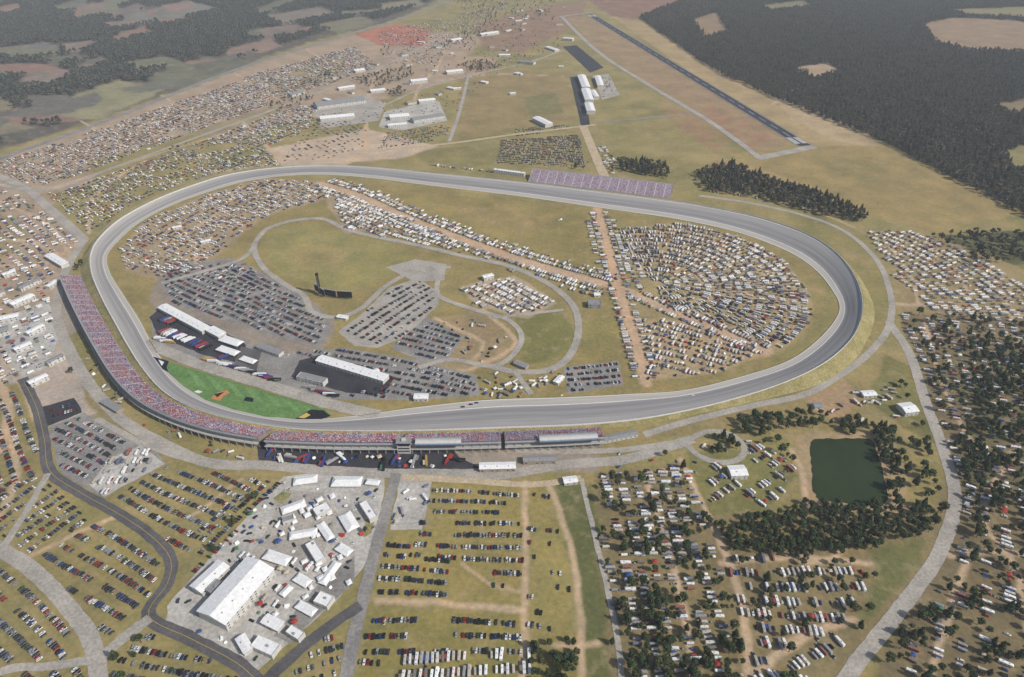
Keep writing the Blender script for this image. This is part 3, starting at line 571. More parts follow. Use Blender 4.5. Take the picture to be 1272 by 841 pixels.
def stand(name,px,side,nrow,dep,rise,fill,z0=2.0,box=None,mat='seats',colstep=9):
    P=smooth(G(px),False,6); d,n=normals(P); n=n*side; prof=[(0,0.),(0,z0)]; x=0;z=z0
    for r in range(nrow):
        prof.append((x+dep,z)); x+=dep; z+=rise; prof.append((x,z))
    prof+= [(x+2.4,z),(x+2.4,z+1.1),(x+2.6,z+1.1),(x+2.6,z-1.5)]
    mi=[1]+[0]*(2*nrow)+[1,1,1,1]
    zb=np.zeros(len(P)); o=sweep(name,P,zb,n,prof,[M[mat],M['steel']],False,mi[:len(prof)-1])
    par=o; kids=[]
    kids.append(sweep('back_wall',P,zb,n,[(x+.6,0.),(x+.6,z-1.)],[M['greyroof']]))
    kids.append(sweep('concourse_deck',P,zb,n,[(x+.7,z*.45),(x+4.6,z*.45),(x+4.6,z*.45+1.2),(x+4.4,z*.45+1.2),(x+4.4,z*.45+.3),(x+.7,z*.45+.3)],[M['offw']]))
    mb=MB(); s=np.concatenate([[0],np.cumsum(np.linalg.norm(np.diff(P,axis=0),axis=1))]); q=2
    while q<s[-1]:
        X=np.interp(q,s,P[:,0]);Y=np.interp(q,s,P[:,1]); nx=np.interp(q,s,n[:,0]);ny=np.interp(q,s,n[:,1])
        for off in (1.3,4.5): 
            cx=X+nx*(x+off);cy=Y+ny*(x+off); mb.tube([(cx,cy,0),(cx,cy,(z-1.6) if off<2 else z*.45-.02)],[.4,.4],0,6)
        q+=colstep
    kids.append(mb.obj('columns',[M['steel']]))
    for r in range(nrow):
        t=np.arange(.4,s[-1],.75); t=t[rng.random(len(t))<fill]; t=t[((t%18)>.9)&((t%18)<17.1)]
        dd=dep*(r+.6); X=np.interp(t,s,P[:,0])+np.interp(t,s,n[:,0])*dd;Y=np.interp(t,s,P[:,1])+np.interp(t,s,n[:,1])*dd
        an=np.arctan2(-np.interp(t,s,n[:,1]),-np.interp(t,s,n[:,0])); CR.append(np.stack([X,Y,np.full(len(t),z0+rise*r),an],1))
    if box:
        a,b_=box; k=(s>=a*s[-1])&(s<=b_*s[-1]); Pk=P[k];nk=n[k]
        kids.append(sweep('press_box',Pk,np.zeros(len(Pk)),nk,[(x-2,z+.3),(x-2,z+1.2)],[M['offw']])); 
        kids.append(sweep('press_box_glazing',Pk,np.zeros(len(Pk)),nk,[(x-2,z+1.2),(x-2.2,z+3.4)],[M['glass']]))
        kids.append(sweep('press_box_roof',Pk,np.zeros(len(Pk)),nk,[(x-3.5,z+3.4),(x-3.5,z+3.9),(x+6,z+3.9),(x+6,z+.2),(x+2.7,z+.2)],[M['offw'],M['blueroof']],False,[0,0,1,0]))
    for kk in kids: kk.parent=par
    P2=P+n*(x/2); ROADS.append((P2[::2],x/2+6))
stand('grandstand',[(101,345),(115,374),(132,405),(151,436),(172,466),(199,492),(238,512),(287,527),(338,536)],-1,20,1.2,.5,.92,3.5)
stand('grandstand',[(342,536.5),(420,539.5),(500,540)],-1,20,1.25,.5,.92)
stand('grandstand',[(504,540),(560,539.5),(622,538)],-1,20,1.25,.5,.88,box=(.1,.6))
stand('grandstand',[(626,537.8),(690,535.5),(745,532.5)],-1,20,1.25,.5,.88,box=(.3,.95))
stand('backstretch_grandstand',[(656,226),(742,236),(832,247)],1,26,1.25,.55,.18,1.5)
mb=MB(); mb.box(-7,7,-4,4,0,13,0); mb.box(-7.4,7.4,-4.4,4.4,13.01,15.5,2); mb.box(-8,8,-5,5,15.51,16,1); mb.box(-2,2,-2,2,16.01,17.5,0)
for zl in range(3,12,4): mb.box(-6,6,-4.06,-4.003,zl,zl+1.6,2)
o=mb.obj('race_control_tower',[M['offw'],M['greyroof'],M['glass']]); p=g1(503,560.5); o.location=(*p,0)
mb=MB(); mb.box(-1.6,1.6,-1.6,1.6,3,34,0,.1,.1); mb.box(-2.6,2.6,-2.6,2.6,0,3,1)
for zl in range(5,32,2): mb.box(-.9,.9,-1.64,-1.61,zl,zl+1.0,2)
mb.box(-1.9,1.9,-1.9,1.9,34.01,35.5,0); o=mb.obj('scoring_pylon',[M['blackp'],M['offw'],M['greyroof']]); p=g1(398,366); o.location=(*p,0)
for (x0,y0,x1,y1) in [(402,368,418,371),(420,371,438,372),(392,362,404,370)]:
    A=g1(x0,y0);B=g1(x1,y1);Ln=np.linalg.norm(B-A); mb=MB(); mb.box(-Ln/2,Ln/2,-.6,.6,3,13,0); 
    for x in np.linspace(-Ln/2+1,Ln/2-1,3): mb.tube([(x,1,0),(x,1,12)],[.35,.3],1,6)
    mb.box(-Ln/2+1,Ln/2-1,-.68,-.63,4,9,0); mb.box(-Ln/2,Ln/2,-.7,.7,13.01,13.6,1); o=mb.obj('scoreboard',[M['blackp'],M['steel']]); place(o,A,B)
# ================= TEMPLATES =================
carpaint=mrand('car_paint',[((.012,.012,.014),5),((.04,.042,.046),4),((.26,.27,.28),4),((.6,.6,.59),4),((.24,.015,.012),2),((.02,.04,.14),2),((.1,.11,.12),2),((.25,.2,.13),1),((.02,.06,.03),1)],.35)
rvpaint=mrand('rv_paint',[((.7,.7,.68),5),((.56,.54,.5),3),((.36,.34,.3),2),((.62,.63,.64),3),((.17,.15,.13),1),((.26,.26,.28),2),((.8,.8,.78),3),((.44,.39,.33),2),((.12,.14,.2),1),((.25,.1,.08),1)],.5)
strp=mrand('rv_stripe',[((.25,.05,.04),2),((.04,.07,.2),2),((.2,.15,.1),2),((.1,.1,.1),2)],.5)
tentp=mrand('tent_canvas',[((.7,.7,.68),4),((.04,.08,.24),3),((.32,.04,.03),2),((.03,.03,.03),2),((.06,.16,.08),1),((.5,.42,.3),2),((.2,.2,.21),1)],.8)
trailp=mrand('truck_trailer_paint',[((.68,.68,.68),6),((.28,.04,.03),2),((.04,.06,.2),2),((.02,.02,.02),3),((.4,.24,.06),1),((.3,.3,.3),2)],.4)
shirt=mrand('shirt_cloth',[((.62,.05,.06),5),((.9,.87,.85),4),((.6,.3,.4),2),((.06,.13,.48),4),((.85,.82,.8),3),((.62,.5,.3),1),((.35,.25,.45),1),((.7,.45,.46),2),((.35,.5,.7),2),((.03,.03,.03),1)],.9,cluster=.022)
skin=flat('skin',(.42,.25,.17),.6); jeans=flat('denim',(.06,.08,.14),.9)
def car(name,kind):
    mb=MB()
    if kind=='sedan':
        mb.loft([(-2.35,.72,.4,.72),(-2.15,.88,.28,.95),(-.9,.93,.24,1.0),(.9,.93,.24,.97),(2.0,.88,.28,.84),(2.35,.7,.4,.66)],0); mb.box(-1.75,1.1,-.8,.8,.94,1.4,1,.5,.14); mb.box(-1.22,.55,-.64,.64,1.39,1.47,0,.06,.06)
    elif kind=='suv':
        mb.loft([(-2.4,.85,.45,1.1),(-2.25,.95,.35,1.2),(-.9,.98,.3,1.2),(1.0,.98,.3,1.15),(2.1,.94,.35,1.02),(2.4,.78,.45,.85)],0); mb.box(-2.2,1.15,-.88,.88,1.14,1.68,1,.28,.14); mb.box(-1.9,.8,-.72,.72,1.67,1.76,0,.06,.06)
    else:
        mb.loft([(-2.8,.95,.5,1.15),(-2.7,.98,.42,1.2),(.9,.98,.4,1.18),(2.4,.95,.42,1.1),(2.75,.85,.5,.95)],0); mb.box(-.7,1.2,-.88,.88,1.12,1.72,1,.3,.13); mb.box(-.38,.85,-.73,.73,1.71,1.8,0,.05,.05); mb.box(-2.6,-.8,-.75,.75,1.17,1.215,2)
    for x in (-1.45,1.45):
        for y in (-.84,.84): mb.wheel(x,y,.34,.24,2)
    return mb.obj(name,[carpaint,M['glass'],M['tyre']],False)
cars=[car('tmpl_car_a','sedan'),car('tmpl_car_b','suv'),car('tmpl_car_c','pickup')]
def rv(name,kind):
    mb=MB()
    if kind=='a':
        mb.loft([(-5,1.15,.6,3.1),(-4.8,1.25,.5,3.25),(4.3,1.25,.5,3.25),(4.9,1.2,.55,2.9),(5.1,1.1,.7,1.7)],0,.2); mb.box(4.5,5.05,-1.1,1.1,1.7,2.85,1,.12,.05)
        for x in (-3.5,-1,1.5): 
            mb.box(x,x+1.3,-1.28,-1.251,1.7,2.4,1); mb.box(x,x+1.3,1.251,1.28,1.7,2.4,1)
        for s in(-1,1): mb.box(-4.7,4.2,min(s*1.251,s*1.27),max(s*1.251,s*1.27),1.0,1.35,3)
        for x in (-2.6,1.6): mb.box(x,x+.9,-.4,.4,3.25,3.55,4,.08,.08)
        mb.box(-3,1.5,1.3,3.6,2.75,2.85,3)
        for x in (-2.9,1.4): mb.tube([(x,3.5,0),(x,3.5,2.75)],[.05,.05],2,4)
        for x in (-2.8,3.6):
            for y in(-1.1,1.1): mb.wheel(x,y,.45,.3,2)
    elif kind=='t':
        mb.loft([(-4,1.1,.8,2.7),(-3.8,1.2,.6,2.95),(3.4,1.2,.6,2.95),(4,1.1,1.0,2.4)],0,.25); mb.tube([(3.9,.8,.6),(5.2,0,.55)],[.07,.07],2,4); mb.tube([(3.9,-.8,.6),(5.2,0,.55)],[.07,.07],2,4)
        for x in (-2.8,1.2):
            mb.box(x,x+1.1,-1.23,-1.201,1.6,2.2,1); mb.box(x,x+1.1,1.201,1.23,1.6,2.2,1)
        mb.box(-3.6,3.2,-1.22,-1.201,.9,1.15,3); mb.box(0,.8,-.4,.4,2.95,3.25,4,.08,.08)
        for x in(-.6,.3):
            for y in(-1.05,1.05): mb.wheel(x,y,.36,.25,2)
    else:
        mb.loft([(-5,1.15,.7,3.2),(-4.8,1.25,.6,3.4),(2.4,1.25,.6,3.4),(2.5,1.25,1.6,3.4),(4.3,1.2,1.6,3.2),(4.7,1.1,1.9,2.8)],0,.2); mb.loft([(-4,1.6,1,2.8),(-1.5,1.6,1,2.8)],0,.08)
        for x in (.2,): mb.box(x,x+1.3,-1.28,-1.251,1.8,2.5,1); mb.box(x,x+1.3,1.251,1.28,1.8,2.5,1)
        mb.box(-2,-1.1,-.4,.4,3.4,3.7,4,.08,.08); mb.tube([(3.6,0,1.6),(3.6,0,.9)],[.15,.15],2,6)
        for x in(-1.2,-.2):
            for y in(-1.1,1.1): mb.wheel(x,y,.4,.28,2)
        for px in(5.2,8.0):
            for y in(-.84,.84): mb.wheel(px,y,.38,.26,2)
        mb.loft([(3.9,.95,.5,1.15),(4.2,.98,.42,1.2),(8.0,.98,.42,1.15),(9.2,.85,.5,.95)],4); mb.box(5.9,8.0,-.86,.86,1.14,1.75,1,.3,.13)
    return mb.obj(name,[rvpaint,M['glass'],M['tyre'],strp,M['greyroof']],False)
rvs=[rv('tmpl_rv_a','a'),rv('tmpl_rv_b','t'),rv('tmpl_rv_c','f')]
mb=MB()
for x in(-1.5,1.5):
    for y in(-1.5,1.5): mb.tube([(x,y,0),(x,y,2.2)],[.04,.04],1,4)
mb.add([(-1.6,-1.6,2.2),(1.6,-1.6,2.2),(1.6,1.6,2.2),(-1.6,1.6,2.2),(0,0,2.9)],[(0,1,4),(1,2,4),(2,3,4),(3,0,4)],0)
for y in(-1.6,1.6): mb.box(-1.6,1.6,y-.02,y+.02,1.95,2.2,0)
mb.box(-.9,.9,-.4,.4,.7,.75,1)
tents=[mb.obj('tmpl_tent_a',[tentp,M['steel']],False)]
mb=MB(); mb.add([(-1.5,-1.2,0),(1.5,-1.2,0),(1.5,1.2,0),(-1.5,1.2,0),(-1.2,0,1.7),(1.2,0,1.7)],[(0,1,5,4),(1,2,5),(2,3,4,5),(3,0,4)],0); mb.box(-.9,.9,-1.9,-1.2,.01,.06,0)
tents.append(mb.obj('tmpl_tent_b',[tentp],False))
mb=MB(); mb.loft([(-9,1.25,1.1,3.9),(-8.9,1.3,1.0,4.0),(5.9,1.3,1.0,4.0),(6,1.25,1.1,3.9)],0,.08)
mb.loft([(6.3,1.15,.8,3.3),(7.4,1.2,.7,3.4),(8.3,1.15,.7,3.0),(8.5,1.1,.7,1.8),(9.6,1.0,.7,1.6),(9.8,.9,.8,1.3)],0,.15); mb.box(8.0,8.5,-1.05,1.05,2.0,2.9,1,.12,.05)
for x in(-7.5,-6.4,5.2,6.9,9.0):
    for y in(-1.1,1.1): mb.wheel(x,y,.5,.35,2)
mb.box(-8.5,-.5,1.4,4.3,3.3,3.4,3)
for x in(-8.4,-.6): mb.tube([(x,4.2,0),(x,4.2,3.3)],[.06,.06],2,4)
haul=[mb.obj('tmpl_hauler',[trailp,M['glass'],M['tyre'],tentp],False)]
def person(name,sit):
    mb=MB()
    if sit:
        mb.tube([(.45,.12,0),(.42,.12,.42),(.0,.1,.5)],[.06,.07,.1],2,5); mb.tube([(.45,-.12,0),(.42,-.12,.42),(.0,-.1,.5)],[.06,.07,.1],2,5); zb=.45
    else:
        mb.tube([(.03,.12,0),(0,.11,.45),(0,.08,.9)],[.06,.08,.1],2,5); mb.tube([(.03,-.12,0),(0,-.11,.45),(0,-.08,.9)],[.06,.08,.1],2,5); zb=.85
    mb.tube([(0,0,zb),(0,0,zb+.3),(.02,0,zb+.55),(.02,0,zb+.62)],[.17,.16,.21,.08],0,7)
    for s in(-1,1): mb.tube([(.02,s*.2,zb+.52),(.08,s*.27,zb+.25),(.28,s*.2,zb+.18)],[.06,.05,.04],0,4)
    mb.tube([(.02,0,zb+.6),(.03,0,zb+.7),(.04,0,zb+.8),(.03,0,zb+.9)],[.05,.09,.1,.05],1,6)
    return mb.obj(name,[shirt,skin,jeans],False)
ppl=[person('tmpl_person_a',False),person('tmpl_person_b',True)]
TM={}
def tree(name,leaf,h,r,kind,seed,cards=34,ncl=15,make=True):
    rn=random.Random(seed); mb=MB(); sh=[]
    mb.tube([(0,0,-.3),(.1,0,h*.35),(0,.1,h*.75)],[.38,.26,.08],0,6)
    cl=[]
    if kind=='oak':
        for i in range(ncl):
            a=rn.uniform(0,6.28); e=rn.uniform(-.15,1)
            rr=r*(.62 if i else 0)*math.cos(e*1.1); cl.append((rr*math.cos(a)*rn.uniform(.6,1.15),rr*math.sin(a)*rn.uniform(.6,1.15),h*.58+e*h*.3,r*rn.uniform(.3,.5)))
        for c in cl[:5]: mb.tube([(0,0,h*.32),(c[0]*.5,c[1]*.5,h*.45),(c[0],c[1],c[2])],[.16,.11,.03],0,4)
    else:
        for i in range(13):
            t=i/12; a=i*2.4; rr=r*.45*(1-t)+.1; cl.append((rr*math.cos(a),rr*math.sin(a),h*(.3+.66*t),r*(.62*(1-t)+.2)))
        for i in range(5):
            a=i*1.25; mb.tube([(0,0,h*(.3+.08*i)),(math.cos(a)*r*.6,math.sin(a)*r*.6,h*(.33+.08*i))],[.09,.03],0,4)
    sh=[1]*len(mb.f)
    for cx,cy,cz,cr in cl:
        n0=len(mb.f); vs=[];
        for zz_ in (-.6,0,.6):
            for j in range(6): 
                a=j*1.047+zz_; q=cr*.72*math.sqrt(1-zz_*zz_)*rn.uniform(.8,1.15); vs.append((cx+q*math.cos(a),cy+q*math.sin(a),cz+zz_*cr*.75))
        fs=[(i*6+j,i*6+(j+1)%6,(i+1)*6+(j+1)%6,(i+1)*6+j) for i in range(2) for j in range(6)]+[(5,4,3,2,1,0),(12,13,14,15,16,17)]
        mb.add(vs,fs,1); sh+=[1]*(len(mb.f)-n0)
        cs_=rn.uniform(.6,1.35)
        for q in range(cards):
            u=rn.uniform(-.6,1); a=rn.uniform(0,6.28); s_=math.sqrt(max(0,1-u*u)); k=cr*rn.uniform(.75,1.18)
            p=np.array([cx+k*s_*math.cos(a),cy+k*s_*math.sin(a),cz+k*u*.85]); nn=np.array([s_*math.cos(a),s_*math.sin(a),u])+np.array([rn.uniform(-.7,.7) for _ in range(3)]); nn/=np.linalg.norm(nn)
            t1=np.cross(nn,(.3,.5,.8)); t1/=np.linalg.norm(t1)+1e-9; t2=np.cross(nn,t1); w=rn.uniform(.35,.75)*(r/5)*math.sqrt(34/cards)
            mb.add([p-t1*w,p-t2*w*.7,p+t1*w,p+t2*w*.8],[(0,1,2,3)],2); sh.append(cs_*rn.uniform(.6,1.4))
    TM[name]=(mb,sh)
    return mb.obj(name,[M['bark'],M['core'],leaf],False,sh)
def grove(name,srcs,leaf,size,sp,seed,scl):
    rn=random.Random(seed); out=MB(); SH=[];TRr=[]; n=int(size/sp)
    for i in range(n):
        for j in range(n):
            if rn.random()<.03: continue
            mb,sh=TM[rn.choice(srcs)]; x=(i+.5)*size/n-size/2+rn.uniform(-.4,.4)*sp; y=(j+.5)*size/n-size/2+rn.uniform(-.4,.4)*sp; s=rn.uniform(*scl); a=rn.uniform(0,6.28); ca_,sa_=math.cos(a)*s,math.sin(a)*s
            b=len(out.v); out.v+=[(x+v[0]*ca_-v[1]*sa_,y+v[0]*sa_+v[1]*ca_,v[2]*s) for v in mb.v]; out.f+=[tuple(q+b for q in f) for f in mb.f]; out.m+=mb.m; SH+=sh; TRr+=[rn.random()]*len(mb.f)
    return out.obj(name,[M['bark'],M['core'],leaf],False,SH,TRr)
lg=mrand('leaves_green',[((.038,.068,.020),3),((.054,.086,.028),3),((.044,.066,.022),3),((.070,.086,.030),2),((.046,.076,.024),3),((.095,.085,.038),1),((.046,.070,.022),2)],.8,leaf=True)
lf=mrand('leaves_autumn_forest',[((.085,.096,.048),3),((.14,.112,.064),3),((.075,.094,.046),3),((.17,.115,.068),1),((.1,.1,.052),3),((.115,.105,.072),2)],.8,leaf=True)
lb=mrand('leaves_far_forest_hazed',[((.088,.106,.082),3),((.115,.122,.094),3),((.092,.106,.09),3),((.14,.122,.1),1),((.096,.112,.09),3)],.9,leaf=True)  # distance haze painted into the leaf colours: greyer and bluer than nearer trees
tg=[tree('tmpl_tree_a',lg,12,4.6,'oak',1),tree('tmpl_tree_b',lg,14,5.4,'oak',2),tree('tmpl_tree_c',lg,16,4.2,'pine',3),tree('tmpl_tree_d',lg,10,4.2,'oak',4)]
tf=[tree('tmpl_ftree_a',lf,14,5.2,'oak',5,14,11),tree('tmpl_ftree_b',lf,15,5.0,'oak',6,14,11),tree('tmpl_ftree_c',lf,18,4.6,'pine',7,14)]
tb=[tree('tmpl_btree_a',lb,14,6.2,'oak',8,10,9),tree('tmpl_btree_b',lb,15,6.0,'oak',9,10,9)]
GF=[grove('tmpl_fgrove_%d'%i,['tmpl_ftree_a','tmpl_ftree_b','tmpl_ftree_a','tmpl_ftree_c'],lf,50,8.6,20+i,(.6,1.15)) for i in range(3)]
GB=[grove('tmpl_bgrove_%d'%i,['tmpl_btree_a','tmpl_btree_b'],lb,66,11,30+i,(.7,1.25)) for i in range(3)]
print('templates',time.time()-T0)
# ================= INSTANCER =================
def instancer(name,arr,objs,scl=(1,1),idxw=None):
    arr=np.asarray(arr,float); n=len(arr); print(name,n)
    me=bpy.data.meshes.new(name); me.vertices.add(n); me.vertices.foreach_set('co',arr[:,:3].astype(np.float32).ravel())
    a=me.attributes.new('rot','FLOAT','POINT'); a.data.foreach_set('value',arr[:,3].astype(np.float32))
    a=me.attributes.new('scl','FLOAT','POINT'); a.data.foreach_set('value',rng.uniform(scl[0],scl[1],n).astype(np.float32))
    p=None if idxw is None else np.array(idxw)/sum(idxw)
    a=me.attributes.new('idx','INT','POINT'); a.data.foreach_set('value',rng.choice(len(objs),n,p=p).astype(np.int32))
    o=bpy.data.objects.new(name,me); sc.collection.objects.link(o)
    col=bpy.data.collections.new(name+'_source')
    for t in objs: col.objects.link(t)
    ng=bpy.data.node_groups.new(name+'_scatter','GeometryNodeTree'); ng.interface.new_socket('Geometry',in_out='INPUT',socket_type='NodeSocketGeometry'); ng.interface.new_socket('Geometry',in_out='OUTPUT',socket_type='NodeSocketGeometry')
    N=ng.nodes.new; gi=N('NodeGroupInput');go=N('NodeGroupOutput'); ip=N('GeometryNodeInstanceOnPoints'); ci=N('GeometryNodeCollectionInfo')
    ci.inputs['Collection'].default_value=col; ci.inputs['Separate Children'].default_value=True; ci.inputs['Reset Children'].default_value=True
    def na(nm,ty):
        q=N('GeometryNodeInputNamedAttribute'); q.data_type=ty; q.inputs['Name'].default_value=nm
        return [s for s in q.outputs if s.enabled and s.name=='Attribute'][0]
    cx=N('ShaderNodeCombineXYZ'); er=N('FunctionNodeEulerToRotation'); Lk=ng.links.new
    Lk(na('rot','FLOAT'),cx.inputs[2]); Lk(cx.outputs[0],er.inputs[0]); Lk(gi.outputs[0],ip.inputs['Points']); Lk(ci.outputs[0],ip.inputs['Instance']); ip.inputs['Pick Instance'].default_value=True
    Lk(na('idx','INT'),ip.inputs['Instance Index']); Lk(er.outputs[0],ip.inputs['Rotation'])
    Lk(na('scl','FLOAT'),ip.inputs['Scale']); Lk(ip.outputs[0],go.inputs[0])
    md=o.modifiers.new('scatter','NODES'); md.node_group=ng; return o
OCC=set()
def cellkey(x,y,c=6): return (np.floor(x/c).astype(int)*100003+np.floor(y/c).astype(int))
def ok(x,y,pad=2,trk=True,checkocc=True,roads=True):
    m=np.ones(len(x),bool)
    if len(x)==0: return m
    if roads:
        for P,hw in ROADS:
            mn=P.min(0)-hw-5;mx=P.max(0)+hw+5; s=np.where(m&(x>mn[0])&(x<mx[0])&(y>mn[1])&(y<mx[1]))[0]
            if len(s): m[s[segdist(P,x[s],y[s],False)<hw+pad]]=False
    for c,d,l,w in BF:
        dx=x-c[0];dy=y-c[1]; m&=~((np.abs(dx*d[0]+dy*d[1])<l+pad)&(np.abs(-dx*d[1]+dy*d[0])<w+pad))
    if trk: 
        s=np.where(m)[0]; ino=inpoly(O[::2]+nO[::2]*12,x[s],y[s]); ini=inpoly(I[::2]-nO[::2]*3,x[s],y[s]); m[s[ino&~ini]]=False
    m&=~inpoly(G(PO),x,y)
    if checkocc and OCC:
        k=cellkey(x,y); m&=~np.isin(k,np.array(list(OCC)))
    return m
Lcar=[];Lrv=[];Ltent=[];Lhaul=[]
def put(x,y,a,kind,pad=2):
    g=ok(x,y,pad); x,y,a=x[g],y[g],a[g]
    if kind=='mix':
        r=rng.random(len(x)); sel=[(r<.5,Lrv),(( r>=.5)&(r<.78),Lcar),(r>=.78,Ltent)]
    elif kind=='mixc':
        r=rng.random(len(x)); sel=[(r<.33,Lrv),(( r>=.33)&(r<.74),Lcar),(r>=.74,Ltent)]
    elif kind=='rvm':
        r=rng.random(len(x)); sel=[(r<.74,Lrv),(( r>=.74)&(r<.92),Lcar),(r>=.92,Ltent)]
    else: sel=[(np.ones(len(x),bool),{'car':Lcar,'rv':Lrv,'tent':Ltent,'haul':Lhaul}[kind])]
    for s,Lx in sel: Lx.append(np.stack([x[s],y[s],np.full(s.sum(),.14),a[s]],1))
    OCC.update(cellkey(x,y).tolist())
def rows_(px,dirp,gap,sp,fill,kind,noise=.0,ang=90,jit=.25,double=False,nscale=30):
    P=G(px); A=g1(*dirp[0]);B=g1(*dirp[1]); d=(B-A)/np.linalg.norm(B-A); n=np.array([-d[1],d[0]])
    u=P@d; v=P@n; us=np.arange(u.min(),u.max(),sp); vv=[]
    q=v.min()+gap*.3
    while q<v.max():
        vv.append(q)
        if double: vv.append(q+5.4)
        q+=gap
    U,Vv=np.meshgrid(us,np.array(vv)); Vv=Vv+2.2*np.sin(U/37+Vv*.05); U=U.ravel()+rng.normal(0,jit,U.size);Vv=Vv.ravel()+rng.normal(0,jit,U.size)
    x=U*d[0]+Vv*n[0];y=U*d[1]+Vv*n[1]; k=inpoly(P,x,y)&(rng.random(len(x))<fill)
    if noise: k&=(vn(x,y,nscale,len(Lcar)+3)>-.9+noise*1.2)
    x,y=x[k],y[k]; an=math.atan2(d[1],d[0])+math.radians(ang)+rng.normal(0,.05,len(x))+math.pi*(rng.random(len(x))<.5)
    put(x,y,an,kind)
def scat(px,sp,fill,kind,noise=0,nscale=30):
    P=G(px); mn=P.min(0);mx=P.max(0); X,Y=np.meshgrid(np.arange(mn[0],mx[0],sp),np.arange(mn[1],mx[1],sp)); X=X.ravel()+rng.uniform(-.35,.35,X.size)*sp;Y=Y.ravel()+rng.uniform(-.35,.35,Y.size)*sp
    k=inpoly(P,X,Y)&(rng.random(len(X))<fill)
    if noise: k&=vn(X,Y,nscale,2)>-.9+noise*1.2
    X,Y=X[k],Y[k]; put(X,Y,rng.uniform(0,6.28,len(X)),kind,1)
def along(px,offs,sp,fill,kind,ang=90):
    P=smooth(G(px),False,3); d,n=normals(P); s=np.concatenate([[0],np.cumsum(np.linalg.norm(np.diff(P,axis=0),axis=1))]); t=np.arange(0,s[-1],sp)
    for o in offs:
        q=t[rng.random(len(t))<fill]; X=np.interp(q,s,P[:,0])+np.interp(q,s,n[:,0])*o; Y=np.interp(q,s,P[:,1])+np.interp(q,s,n[:,1])*o
        a=np.arctan2(np.interp(q,s,d[:,1]),np.interp(q,s,d[:,0]))+math.radians(ang)+rng.normal(0,.05,len(q)); put(X,Y,a,kind)
dg=[(402,229),(450,245),(500,268),(560,292),(640,321),(710,342),(760,356)]
along(dg,[-15,15],4.4,.93,'rvm'); along(dg,[-26,26],4.6,.88,'rvm'); along(dg,[-38],5,.5,'rvm'); along(dg,[37],5.5,.4,'mix')
along([(790,366),(820,380),(880,405),(950,436)],[-11,11],4.6,.92,'rvm')
along([(744,265),(752,295),(765,345),(782,400),(797,450),(801,470)],[-12,12],4.4,.9,'mix'); along([(746,275),(757,315),(764,340)],[-22,22],5,.8,'rvm')
along([(530,204),(600,212),(650,219)],[-3],5.5,.7,'mix'); along([(870,240),(940,250),(1010,266)],[14],8,.3,'mix')
def arcs(c,r0,r1,gap,a0,a1,clip,fill,kind,sp=4.4):
    P=G(clip); r=r0
    while r<r1:
        n=int(r*(a1-a0)/sp)
        if n>1:
            t=np.linspace(a0,a1,n)+rng.normal(0,.002,n); t=t[rng.random(n)<fill]; rj=r+rng.normal(0,.6,len(t)); x=c[0]+rj*np.cos(t);y=c[1]+rj*np.sin(t); k=inpoly(P,x,y)&(vn(x,y,35,9)>-.85); put(x[k],y[k],t[k]+rng.normal(0,.07,k.sum()),kind)
        r+=gap
ac=[(768,284),(850,277),(915,293),(970,322),(1006,362),(1008,400),(975,434),(880,404),(790,366)]
arcs(cc,14,240,15,-1.6,1.9,ac,.91,'rvm',4.5)
arcs(cc,21.5,240,15,-1.6,1.9,ac,.45,'car',4.5)
rows_([(770,300),(800,300),(800,362),(780,355)],((770,300),(790,355)),12,4.6,.8,'mix')
rows_([(798,396),(870,404),(955,436),(890,464),(803,472)],((810,410),(940,445)),12,4.6,.85,'mix',.1)
rows_([(150,308),(180,276),(250,245),(330,223),(395,227),(410,246),(350,262),(320,275),(290,300),(245,335),(205,345),(155,335)],((160,330),(330,235)),14,5,.8,'mix',.15)
rows_([(412,250),(470,258),(545,286),(560,303),(520,306),(430,284)],((420,262),(540,300)),12,4.6,.92,'rvm')
rows_([(572,358),(638,344),(690,376),(654,396),(592,378)],((580,352),(660,392)),13,4.2,.92,'rvm')
rows_([(212,336),(288,326),(342,352),(396,388),(406,404),(392,428),(318,408),(215,376),(205,352)],((215,340),(390,420)),10.5,2.8,.93,'car',.05)
rows_([(424,410),(455,388),(482,362),(520,348),(540,363),(542,376),(503,416),(470,430)],((430,410),(530,350)),13,2.9,.7,'car',.3)
rows_([(488,430),(530,396),(575,418),(550,450)],((490,430),(560,450)),11,2.9,.82,'car',.1)
rows_([(320,440),(430,434),(520,450),(590,468),(592,490),(500,494),(430,492),(480,478),(400,444)],((400,440),(590,480)),11,3,.85,'car',.1)
rows_([(196,420),(250,442),(330,466),(420,492),(415,496),(320,474),(240,450),(190,428)],((200,425),(400,490)),9,6,.85,'haul',0,20)
rows_([(702,458),(766,450),(772,476),(706,488)],((705,460),(770,455)),11,3,.7,'car')
rows_([(205,392),(300,430),(296,450),(200,415)],((205,392),(300,430)),20,4.8,.7,'haul',ang=80)
scat([(590,466),(700,460),(700,492),(600,495)],8,.6,'mix')
scat([(230,350),(300,325),(330,345),(300,350)],8,.4,'rv')
scat([(520,404),(590,392),(630,420),(600,450),(560,455),(580,420)],9,.25,'mix')
rows_([(622,174),(720,168),(727,208),(617,203)],((625,180),(720,175)),11,2.9,.85,'car',.1)
rows_([(750,180),(765,200),(760,225),(735,190)],((740,190),(760,220)),11,4,.6,'mix')
rows_([(535,599),(645,604),(650,700),(510,690),(520,660)],((540,640),(645,645)),12.5,2.9,.88,'car',.25,nscale=24)
rows_([(480,672),(512,665),(510,690),(560,692),(556,742),(466,742)],((480,690),(560,694)),12.5,2.9,.88,'car',.2)
rows_([(560,695),(650,700),(650,748),(556,744)],((540,700),(645,705)),13,2.9,.8,'car',.9,nscale=20)
rows_([(462,760),(646,764),(648,812),(450,812)],((470,770),(640,776)),12.5,2.9,.8,'car',.6,nscale=20)
